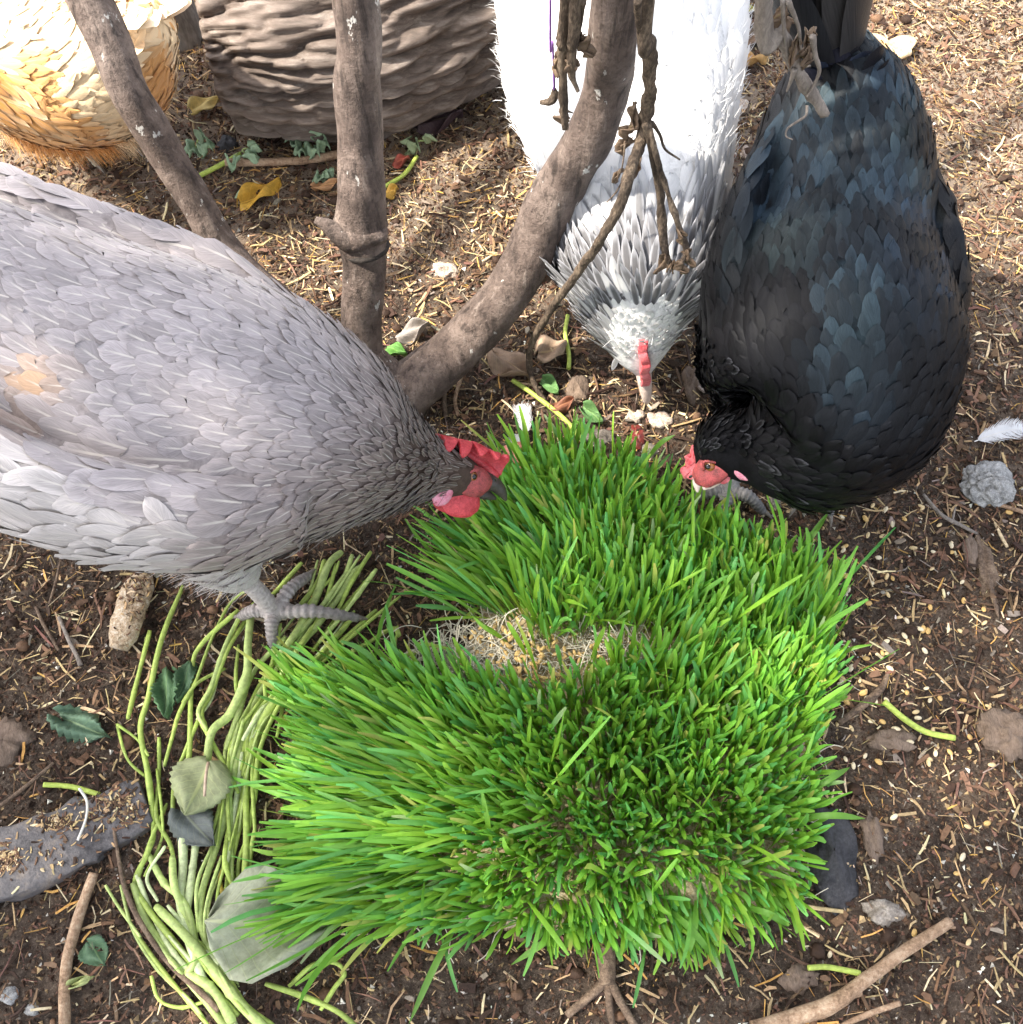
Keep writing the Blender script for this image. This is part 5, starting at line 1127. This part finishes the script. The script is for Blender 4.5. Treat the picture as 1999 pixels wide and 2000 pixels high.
sprig(480, 380, [(465, 375, 26, 24, .015), (492, 362, 26, 26, .015)], 'pale weed leaves lying on the yellow leaf', (.33, .42, .28), seed=63)

# ================================================================== DRIED VINES
m_vine = noise_mat('dry_vine', (.025, .018, .013), (.09, .065, .046), scale=60, rough=.85, bump=1.0, stretch=(1, 1, .35), c3=(.24, .18, .125), dist=.005)
m_vined = noise_mat('dry_leaf', (.09, .058, .035), (.27, .18, .11), scale=60, rough=.8, bump=.8)
def vine(pts, rads, lab, twigs=(), bits=(), flat=1.0, matr=None, up_to=1.5):
    W = [P(*p) for p in pts]; topd = W[0] - W[1]; top = [W[0] + nrm(topd * [.3, .3, 1]) * (up_to - W[0][2]) * .5, W[0] + nrm(topd * [.1, .1, 1]) * (up_to - W[0][2])] if up_to else []
    W = (top[::-1] if up_to else []) + W; n = len(W) * 9; path = catmull(W, n); m = len(W); rr = np.interp(np.linspace(0, m - 1, n), np.arange(m), ([rads[0] * 1.1] * (2 if up_to else 0)) + list(rads))
    g = root('dry_vine', lab, 'vine', 'dried vines hanging from above')
    V, Q = tube(path, rr, rr * flat, nseg=10, wob=.7, wf=70, seed=len(pts)); add('vine_stem', mesh_np('vine_stem', V, Q), matr or m_vine, g)
    for tp, tr in twigs:
        T = [P(*p) for p in tp]; V, Q = tube(catmull(T, len(tp) * 8), np.linspace(tr, tr * .4, len(tp) * 8), nseg=7, wob=.4, wf=60, seed=3); add('side_twig', mesh_np('side_twig', V, Q), matr or m_vine, g)
    for k, (x, y, z, s) in enumerate(bits):
        c = P(x, y, z); dd = np.array([random.uniform(-1, 1), random.uniform(-1, 1), -1.2]); s = s * .7; e = c + nrm(dd) * s
        thick(add('dry_leaf', leaf_mesh(c, e, s * .42, (.16, .11, .075), wave=.004, cup=.35, lob=.35, seed=k + 3), M_LEAF, g))
    return g
vine([(1264, 0, .60), (1270, 80, .55), (1271, 150, .505), (1266, 210, .465), (1256, 260, .43), (1238, 320, .415), (1217, 385, .39), (1195, 435, .36), (1167, 478, .325), (1129, 533, .26), (1086, 592, .185), (1048, 652, .105), (1034, 696, .055), (1040, 739, .03), (1068, 792, .008)],
     [.0054, .005, .0052, .005, .005, .0048, .0048, .0048, .0046, .0045, .0042, .004, .004, .0038, .0034], 'thickest dried brown vine drooping across the white hen to the ground',
     [([(1273, 238, .445), (1290, 263, .43), (1300, 290, .415), (1329, 311, .40)], .002), ([(1250, 300, .40), (1222, 345, .36), (1204, 375, .34), (1186, 395, .33)], .0013), ([(1247, 0, .62), (1248, 50, .58), (1252, 85, .555)], .003), ([(1222, 280, .42), (1215, 330, .40), (1200, 350, .39)], .001)],
     [(1252, 300, .40, .035), (1268, 130, .51, .02), (1240, 200, .46, .03), (1246, 240, .44, .028), (1235, 270, .42, .026), (1215, 330, .38, .02)])
vine([(1262, 240, .45), (1271, 275, .43), (1287, 353, .38), (1294, 420, .345), (1296, 470, .32), (1309, 522, .30)], [.003, .0032, .0036, .004, .0042, .003], 'shorter dried vine hanging over the dark neck feathers', (), [(1296, 430, .34, .022), (1305, 500, .31, .03), (1312, 520, .305, .026)], up_to=0)
vine([(1268, 235, .45), (1280, 290, .43), (1298, 353, .39), (1325, 435, .35), (1341, 489, .32), (1330, 515, .315)], [.0022, .0024, .0026, .003, .003, .002], 'thin dried vine right of the shorter one over the neck feathers', (), [(1330, 450, .345, .022), (1338, 490, .32, .026), (1325, 510, .318, .022)], up_to=0)
vine([(1106, 0, .56), (1102, 60, .53), (1101, 124, .495), (1101, 186, .46), (1106, 250, .425)], [.0042, .0042, .0042, .0034, .0026], 'ragged dried vine left of the thick stem', [([(1114, 5, .55), (1095, 50, .53), (1088, 75, .515)], .0022), ([(1106, 215, .44), (1120, 220, .44)], .0014)], [(1100, 100, .50, .02), (1094, 130, .49, .02), (1106, 220, .44, .018), (1112, 100, .51, .022)])
vine([(1126, 0, .57), (1122, 60, .535), (1119, 110, .51), (1118, 145, .49), (1130, 178, .475)], [.0040, .0038, .0034, .0026, .0014], 'dried vine close beside the thick stem', [([(1140, 0, .57), (1134, 50, .54), (1128, 90, .52)], .0025)], [(1130, 60, .53, .02), (1124, 115, .505, .016), (1140, 70, .53, .026)])
m_purple = noise_mat('purple_string', (.16, .07, .26), (.28, .13, .40), scale=60, rough=.6, bump=.2)
vine([(1076, 0, .55), (1080, 83, .505), (1083, 145, .47), (1083, 175, .452)], [.0009, .0009, .0009, .0009], 'thin purple string hanging in front of the white hen', (), (), matr=m_purple)
vine([(1083, 172, .453), (1082, 188, .445), (1074, 199, .44), (1056, 200, .438)], [.002, .0042, .0036, .002], 'knotted brown end hanging on the purple string', up_to=0)
m_vgrey = noise_mat('grey_vine', (.12, .10, .085), (.30, .255, .215), scale=60, rough=.8, bump=.6, stretch=(1, 1, .3))
vine([(1493, -5, .60), (1526, 60, .565), (1553, 120, .53), (1580, 174, .50), (1612, 220, .472)], [.0056, .0052, .005, .0048, .0040], 'grey brown dry stalk hanging in front of the black hen tail',
     [([(1530, 0, .60), (1533, 60, .57), (1545, 130, .53), (1570, 130, .52), (1585, 128, .52)], .0018), ([(1588, 70, .56), (1594, 110, .54), (1602, 136, .525), (1592, 165, .51), (1578, 188, .50)], .0024), ([(1553, 135, .53), (1545, 160, .515), (1538, 178, .505)], .0022), ([(1578, 205, .45), (1575, 225, .445), (1556, 238, .44), (1540, 250, .435), (1537, 265, .43), (1550, 272, .43)], .0014),
      ([(1540, 0, .60), (1560, 50, .575), (1566, 95, .55)], .0022)],
     [(1545, 40, .57, .035), (1560, 70, .56, .03), (1570, 100, .545, .028), (1535, 20, .585, .035), (1590, 60, .56, .03)], matr=m_vgrey)

# ================================================================== STICKS, STONES, SCRAPS
m_stick = noise_mat('stick_bark', (.14, .085, .05), (.33, .215, .135), scale=45, rough=.8, bump=.7, stretch=(1, 1, 1), c3=(.52, .39, .27))
m_stickd = noise_mat('dark_stick', (.05, .034, .024), (.14, .095, .065), scale=60, rough=.85, bump=.7, c3=(.26, .19, .13))
def stick(pts, rpx, lab, matr=None, forks=(), hz=None, name='stick', grp=None):
    g = root(name, lab, name.replace('_', ' '), grp) if forks else None
    def one(pp, rp, nm, par):
        W = []
        for k, (x, y) in enumerate(pp): W.append(G(x, y, (hz if hz else .004) + np.max(rp) / 1900))
        n = len(pp) * 10; rr = np.interp(np.linspace(0, 1, n), np.linspace(0, 1, np.size(rp)), np.atleast_1d(rp)) / 1900
        V, Q = tube(catmull(W, n), rr, nseg=12, wob=.28, wf=28, seed=int(pp[0][0])); return nm, mesh_np(nm, V, Q)
    nm, me = one(pts, rpx, name if not forks else 'shaft', None)
    if not forks: return add(nm, me, matr or m_stick, None, lab, name.replace('_', ' '), grp)
    add(nm, me, matr or m_stick, g)
    for fp, fr in forks: nm, me = one(fp, fr, 'side_shoot', g); add(nm, me, matr or m_stick, g)
    return g
stick([(1470, 2010), (1545, 1990), (1621, 1966), (1673, 1930), (1751, 1870), (1810, 1832), (1858, 1802)], [13, 13, 15, 12, 11, 11, 9], 'long tan stick with a frayed end at the lower right', forks=[([(1660, 1940), (1682, 1938)], [12, 8]), ([(1835, 1812), (1868, 1812)], [5, 2]), ([(1840, 1812), (1862, 1795)], [4, 2])])
stick([(184, 1706), (160, 1772), (137, 1849), (127, 1914), (126, 2010)], [9.5, 10, 10.5, 10, 10], 'straight peeling brown stick at the lower left edge')
stick([(220, 1605), (235, 1694), (248, 1746), (280, 1811), (336, 1888), (388, 1935), (428, 1975)], [3, 4, 5, 5, 5, 5, 5], 'thin dark twig curving along the heap of green stalks', m_stickd, hz=.014)
stick([(1186, 1850), (1186, 1905), (1188, 1925)], [16, 15, 13], 'dark forked root at the bottom centre', m_stickd, forks=[([(1184, 1918), (1150, 1950), (1108, 1985)], [9, 8, 7]), ([(1188, 1920), (1192, 1970), (1198, 2010)], [8, 7, 6]), ([(1192, 1915), (1215, 1960), (1245, 2010)], [8, 7, 6])], name='root')
stick([(1640, 1412), (1690, 1375), (1722, 1345), (1735, 1318)], [6, 8, 7, 4], 'dark root lump right of the mat', m_stickd, name='root')
stick([(1805, 966), (1840, 1005), (1880, 1027), (1910, 1042)], [4, 4.5, 4, 3], 'thin grey twig below the black hen', m_vgrey, forks=[([(1862, 1016), (1868, 990)], [3, 1.5])])
stick([(1945, 983), (1975, 992), (2005, 1001)], [5, 5, 5], 'brown twig under the grey lumpy dropping')
stick([(440, 316), (520, 316), (600, 312), (668, 300)], [10, 11, 11, 12], 'brown branch lying across in front of the log')
stick([(115, 1205), (135, 1250), (150, 1280), (158, 1300)], [3.5, 4.5, 4, 5], 'pale dry stalk on the soil at the left', m_vgrey, name='twig')
stick([(118, 1095), (108, 1140), (96, 1180)], [2.5, 3, 2.5], 'dark twig below the grey hen rump', m_stickd, name='twig')
stick([(70, 1185), (85, 1220), (100, 1245), (115, 1270)], [3, 4, 3.5, 3], 'dark bent twig left of the pale dry stalk', m_stickd, name='twig')
stick([(1760, 1960), (1690, 1985), (1640, 2008)], [5, 5, 5], 'short brown twig below the tan stick', name='twig')
stick([(0, 1575), (40, 1545), (80, 1512), (105, 1490)], [4, 4, 3.5, 3], 'straight dark twig above the grey bark slab', m_stickd, name='twig')
stick([(155, 1540), (170, 1565), (168, 1600), (152, 1642)], [2.6, 2.6, 2.4, 2.2], 'thin white curved stem lying on the bark slab', noise_mat('white_stem', (.55, .52, .46), (.72, .69, .62), scale=60, bump=.2), hz=.03, name='twig')
stick([(1650, 950), (1668, 990), (1680, 1020)], [2.2, 2.5, 2], 'dark thin twig under the black hen breast', m_stickd, name='twig')
stick([(480, 700), (560, 712), (655, 716)], [3, 3.4, 3], 'straight brown twig left of the upright stem', name='twig')
stick([(872, 740), (868, 780), (872, 815)], [6, 6, 5], 'dark upright twig behind the grey hen neck', m_stickd, name='twig')
stick([(902, 735), (890, 780), (896, 812)], [5, 5, 4], 'brown twig behind the grey hen head', name='twig')
# flat grey bark slab on the left
m_slab = noise_mat('slab', (.045, .041, .042), (.115, .106, .107), scale=16, rough=.6, bump=.8, c3=(.20, .165, .135), bscale=90)
W = [G(x, y, .008) for x, y in [(-60, 1705), (20, 1685), (100, 1660), (180, 1618), (250, 1585), (288, 1566)]]
V, Q = tube(catmull(W, 60), np.interp(np.linspace(0, 1, 60), [0, .2, .5, .58, .62, .9, 1], [.034, .036, .033, .036, .029, .026, .022]), np.interp(np.linspace(0, 1, 60), [0, .55, .62, 1], [.015, .014, .010, .008]), nseg=36, up=np.array([0, 0, 1.]), wob=.22, wf=22, seed=5, sq=.38)
slab = add('bark_slab', mesh_np('bark_slab', V, Q), m_slab, None, 'dark grey flat slab of bark at the left edge', 'bark')
def dust(parent, n, seed, zones, zmin=0):
    """crumbs and straw bits lying on top of a thing"""
    bv_ = BVHTree.FromPolygons([tuple(v.co) for v in parent.data.vertices], [tuple(p.vertices) for p in parent.data.polygons]); r = np.random.default_rng(seed); mb = MB()
    for k in range(n):
        zx, zy, sx, sy = zones[r.integers(len(zones))]; a = P(r.normal(zx, sx), r.normal(zy, sy), .02); h = bv_.ray_cast(Vector((a[0], a[1], .3)), Vector((0, 0, -1)))
        if h[0] is None or abs(h[1].z) < .3: continue
        V, Q, C = chips(1, (0, 1e-5, 0, 1e-5), (.003, .010, .0010, .0030), [(STRAW, 3), (BRN, 4), (PALE, 1), (DARK, 2)], None, seed * 1000 + k); V = V - V.mean(0) + np.array(h[0]) + [0, 0, .0008]; mb.add(V, Q, Col=C)
    if mb.n: add('clinging_litter', mb.mesh('clinging_litter', False), m_lit, parent, kind='stuff')
dust(slab, 650, 61, [(225, 1575, 45, 22), (225, 1575, 45, 22), (110, 1608, 18, 8), (15, 1680, 14, 14), (120, 1660, 90, 40)])
def lump(px, py, rpx, lab, matr, name, cat, hz=.5, n=1, spread=.5, seed=1, lumpy=.45, flat=.6):
    r = np.random.default_rng(seed); mb = MB(); c = G(px, py, 0); R0 = np.array(rpx) / 1800.
    for k in range(n):
        o = np.array([r.normal(0, spread) * R0[0], r.normal(0, spread) * R0[1], abs(r.normal(0, spread * .4)) * R0[0]]) if n > 1 else 0
        s = R0 * (1 if n == 1 else r.uniform(.26, .48)); V, Q = ellipsoid(c + o + [0, 0, s.min() * hz], (s[0], s[1], s.min() * flat), nu=26, nv=16, lump=lumpy, seed=seed * 5 + k); mb.add(V, Q, Col=np.ones(4))
    return add(name, mb.mesh(name), matr, None, lab, cat)
m_drop = noise_mat('dropping', (.10, .098, .095), (.28, .275, .265), scale=120, rough=.8, bump=1.0, c3=(.50, .49, .475), bscale=200, dist=.003)
V, Q = ellipsoid((0, 0, 0), (1, 1, 1), nu=80, nv=50); bl_ = lambda k, sd: np.abs(2 * vnoise(V[:, 0] * k + V[:, 2] * k * .7 + sd, V[:, 1] * k - V[:, 2] * k * .6 + sd, sd) - 1)
V = V * (.62 + .42 * np.sqrt(bl_(2.6, 3)) + .20 * np.sqrt(bl_(6.1, 7)) + .09 * bl_(15, 9))[:, None] * np.array([.030, .026, .017]) + G(1932, 945, .008)
add('dropping', mesh_np('dropping', V, Q), m_drop, None, 'pale grey lumpy dried dropping at the right edge', 'dropping')
m_crust = noise_mat('bread_crumb', (.10, .058, .032), (.42, .31, .20), scale=50, rough=.85, bump=1.0, c3=(.64, .57, .47), bscale=140, dist=.004)
V = catmull([G(232, 1268, .012), G(250, 1215, .018), G(262, 1165, .014), G(285, 1120, .010)], 40); V, Q = tube(V, np.interp(np.linspace(0, 1, 40), [0, .15, .6, .85, 1], [.010, .017, .018, .016, .008]), .011, nseg=18, up=np.array([0, 0, 1.]), wob=.22, wf=40, seed=3)
bread = add('bread_piece', mesh_np('bread_piece', V, Q), m_crust, None, 'soggy pale bread piece beside the grey hen belly', 'bread')
dust(bread, 160, 62, [(258, 1170, 22, 50), (270, 1130, 18, 20)])
# kidney shaped crust, top right
m_crust2 = noise_mat('crust_gold', (.55, .27, .10), (.75, .50, .25), scale=30, rough=.6, bump=.6, c3=(.80, .68, .46))
pth = catmull([G(1692, 100, .010), G(1706, 84, .012), G(1735, 102, .013), G(1768, 88, .012), G(1782, 96, .010)], 36); V, Q = tube(pth, np.interp(np.linspace(0, 1, 36), [0, .15, .5, .85, 1], [.012, .022, .019, .021, .010]), .009, nseg=22, up=np.array([0, 0, 1.]), wob=.1, wf=25, seed=3)
add('crust_piece', mesh_np('crust_piece', V, Q), m_crust2, None, 'golden kidney shaped piece of crust on the straw at the upper right', 'bread')
m_stone = noise_mat('stone', (.10, .085, .07), (.25, .215, .18), scale=50, rough=.8, bump=.6, c3=(.42, .38, .33)); m_dark = noise_mat('dark_stone', (.018, .017, .019), (.06, .058, .062), scale=40, rough=.6, bump=.5)
m_bone = noise_mat('bone', (.20, .13, .10), (.46, .37, .30), scale=70, rough=.7, bump=.7, c3=(.62, .55, .47)); m_meat = noise_mat('meat', (.07, .010, .008), (.20, .03, .02), scale=60, rough=.4, bump=.5, spec=.5)
m_wood = noise_mat('wood_chunk', (.10, .07, .05), (.22, .16, .12), scale=40, rough=.85, bump=.6, stretch=(3, 1, 1))
for a in [(1290, 822, (26, 20), 'pale bone scrap at the white hen beak', m_bone, 'bone_scrap', 'scrap'), (1240, 815, (22, 16), 'small bone scrap left of the beak tip', m_bone, 'bone_scrap', 'scrap'), (1245, 855, (15, 32), 'dark red meat scrap behind the grass', m_meat, 'meat_scrap', 'scrap'),
          (1170, 860, (32, 24), 'brown grey stone behind the top of the grass', m_stone, 'stone', 'stone'), (1270, 880, (24, 16), 'speckled pebble between grass and black hen', m_stone, 'stone', 'stone'), (1130, 760, (24, 32), 'dark bark chunk left of the beak', m_wood, 'bark_chunk', 'bark'),
          (1352, 755, (26, 50), 'curved brown wood piece between the white and black hens', m_wood, 'bark_chunk', 'bark'), (1515, 985, (14, 22), 'brown stone beside the black hen toes', m_stone, 'stone', 'stone'), (1620, 1665, (42, 90), 'flat black stone right of the mat', m_dark, 'stone', 'stone'),
          (1965, 1440, (48, 48), 'round brown clod at the right edge', m_wood, 'clod', 'clod'), (1705, 1635, (18, 40), 'upright stub of bark right of the black stone', m_wood, 'bark_chunk', 'bark'), (1738, 1450, (44, 20), 'dark bark piece right of the grass mat', m_wood, 'bark_chunk', 'bark'),
          (445, 285, (26, 24), 'dark round clod at the foot of the log', m_dark, 'clod', 'clod'), (15, 1450, (50, 40), 'brown clod at the left edge above the slab', m_wood, 'clod', 'clod'), (1895, 1075, (14, 44), 'worn wood piece right of the grains', m_wood, 'bark_chunk', 'bark'), (1925, 1110, (18, 90), 'long dark bark strip at the right', m_stickd, 'bark_strip', 'bark'),
          (20, 1945, (14, 12), 'larger white pebble at the lower left corner', m_drop, 'pebble', 'pebble'), (65, 1972, (11, 9), 'smaller white pebble at the lower left corner', m_drop, 'pebble', 'pebble'), (1440, 210, (26, 30), 'tan clod between the white hen and the black hen', m_bone, 'clod', 'clod'), (1458, 300, (14, 20), 'small tan clod below the other one', m_bone, 'clod', 'clod'),
          (1560, 1910, (30, 22), 'brown bark chunk left of the tan stick', m_wood, 'bark_chunk', 'bark'), (1725, 1780, (34, 22), 'grey brown clod above the tan stick', m_stone, 'clod', 'clod'), (460, 1445, (14, 9), 'tiny stone among the stalks', m_stone, 'stone', 'stone'), (870, 530, (30, 20), 'pale clod between the stems', m_bone, 'clod', 'clod')]:
    lump(a[0], a[1], a[2], a[3], a[4], a[5], a[6], seed=a[0] % 91, lumpy=.75, hz=.15)
V, Q = tube(catmull([G(1005, 870, .02), G(1022, 930, .03), G(1040, 1000, .02)], 16), .014, .006, nseg=12, wob=.1, wf=20); add('terracotta_shard', mesh_np('terracotta_shard', V, Q), noise_mat('terracotta', (.50, .17, .12), (.66, .28, .21), scale=60, bump=.4), None, 'salmon pink terracotta shard behind the grass at the grey hen beak', 'shard')
# loose feathers
def loose_feather(a, e, wpx, lab, col=(.72, .72, .73), seed=1, nb=90):
    r = np.random.default_rng(seed); A, E = G(*a, .012), G(*e, .016); mid = (A + E) / 2 + [0, 0, .008]; p = catmull([A, mid, E], nb); T, S, U = frames(p, np.array([0, 0, 1.])); g = root('loose_feather', lab, 'feather')
    V, Q = tube(p, np.linspace(.0008, .0002, nb), nseg=6); add('shaft', mesh_np('shaft', V, Q, {'Col': np.tile(rgba((.75, .73, .7)), (len(V), 1))}), M_DOWN, g)
    Vs = []; t = np.linspace(0, 1, nb)
    for k in range(6, nb):
        for s in (-1, 1):
            w_ = wpx / 1800 * .5 * math.sin(math.pi * min(1, t[k] * .9 + .08)) ** .6 * r.uniform(.8, 1.15); d = nrm(S[k] * s + T[k] * .75 + U[k] * r.normal(.1, .12)); wd = T[k] * .0006
            b0 = p[k]; m = b0 + d * w_ * .6; e_ = b0 + d * w_ + T[k] * w_ * .3 + U[k] * r.normal(0, .002); Vs += [b0 - wd, b0 + wd, m + wd, m - wd, e_ + wd * .3, e_ - wd * .3]
    n = len(Vs) // 6; kk = np.arange(n)[:, None] * 6; add('vane', mesh_np('vane', np.array(Vs), np.vstack([kk + [0, 1, 2, 3], kk + [3, 2, 4, 5]]), {'Col': np.tile(rgba(col), (len(Vs), 1))}), M_DOWN, g)
loose_feather((1905, 862), (2010, 835), 62, 'white loose feather at the right edge above the dropping', seed=2)
loose_feather((1030, 855), (1018, 790), 50, 'white downy feather at the top of the grass', seed=3, nb=50)
loose_feather((1015, 845), (1003, 880), 44, 'second white downy feather just above the red comb', seed=4, nb=40)
# grains: spilled around the right of the mat
m_grain = attr_mat('grain', rough=.55, spec=.35, var=.15, nscale=300, bump=.2)
gm = []
for k in range(3):
    V, Q = ellipsoid((0, 0, 0), (.0042, .0021 + .0003 * k, .0019), nu=10, nv=8, lump=.08, seed=k); gm.append(mesh_np('grain', V, Q, {'Col': np.tile(rgba([(.60, .45, .24), (.66, .56, .38), (.56, .36, .13)][k]), (len(V), 1))})); gm[-1].materials.append(m_grain)
r = np.random.default_rng(23); spots = []
while len(spots) < 130:
    u = r.random()
    if u < .72: x, y = r.normal(1700, 120), r.uniform(980, 1500)
    elif u < .9: x, y = r.uniform(1550, 1990), r.uniform(840, 1950)
    else: x, y = r.uniform(1290, 1560), r.uniform(860, 1010)
    if x < 1630 and 1040 < y < 1800: continue
    if x > 1995: continue
    spots.append((x, y))
for k, (x, y) in enumerate(spots):
    a = G(x, y, .004); o = add('grain', gm[k % 3], None, None, 'plump pale cereal grain spilled on the dark soil right of the grass mat', 'grain', 'grains spilled beside the mat'); o.location = a; o.rotation_euler = (r.normal(0, .2), r.normal(0, .3), r.uniform(0, 6.28)); s = r.uniform(.8, 1.2); o.scale = (s, s, s)
# larger straws that can be told apart
sm = []
for k in range(6):
    V, Q, C = chips(1, (0, .0001, 0, .0001), (.030, .0301, .0022, .0023), [([STRAW, PALE, BRN, GOLD, STRAW, RED][k], 1)], None, 300 + k, .3); V = V - V.mean(0); c_, s_ = math.cos(-math.atan2(*(V[8] - V[0])[1::-1])), math.sin(-math.atan2(*(V[8] - V[0])[1::-1])); V = np.c_[V[:, 0] * c_ - V[:, 1] * s_, V[:, 0] * s_ + V[:, 1] * c_, V[:, 2]]
    sm.append(mesh_np('straw', V, Q, {'Col': C}, False)); sm[-1].materials.append(m_lit)
for k in range(170):
    x, y = r.uniform(0, 2000), r.uniform(0, 2000) ** 1.0
    if 600 < x < 1600 and 900 < y < 1800: continue
    a = G(x, y, .006); o = add('straw', sm[k % 6], None, None, 'single dry straw lying loose on the soil', 'straw', 'loose straws on the soil'); o.location = a; o.rotation_euler = (r.normal(0, .3), r.normal(0, .08), r.uniform(0, 6.28)); s = r.uniform(.5, 1.3); o.scale = (s, s * r.uniform(.7, 1.2), 1)
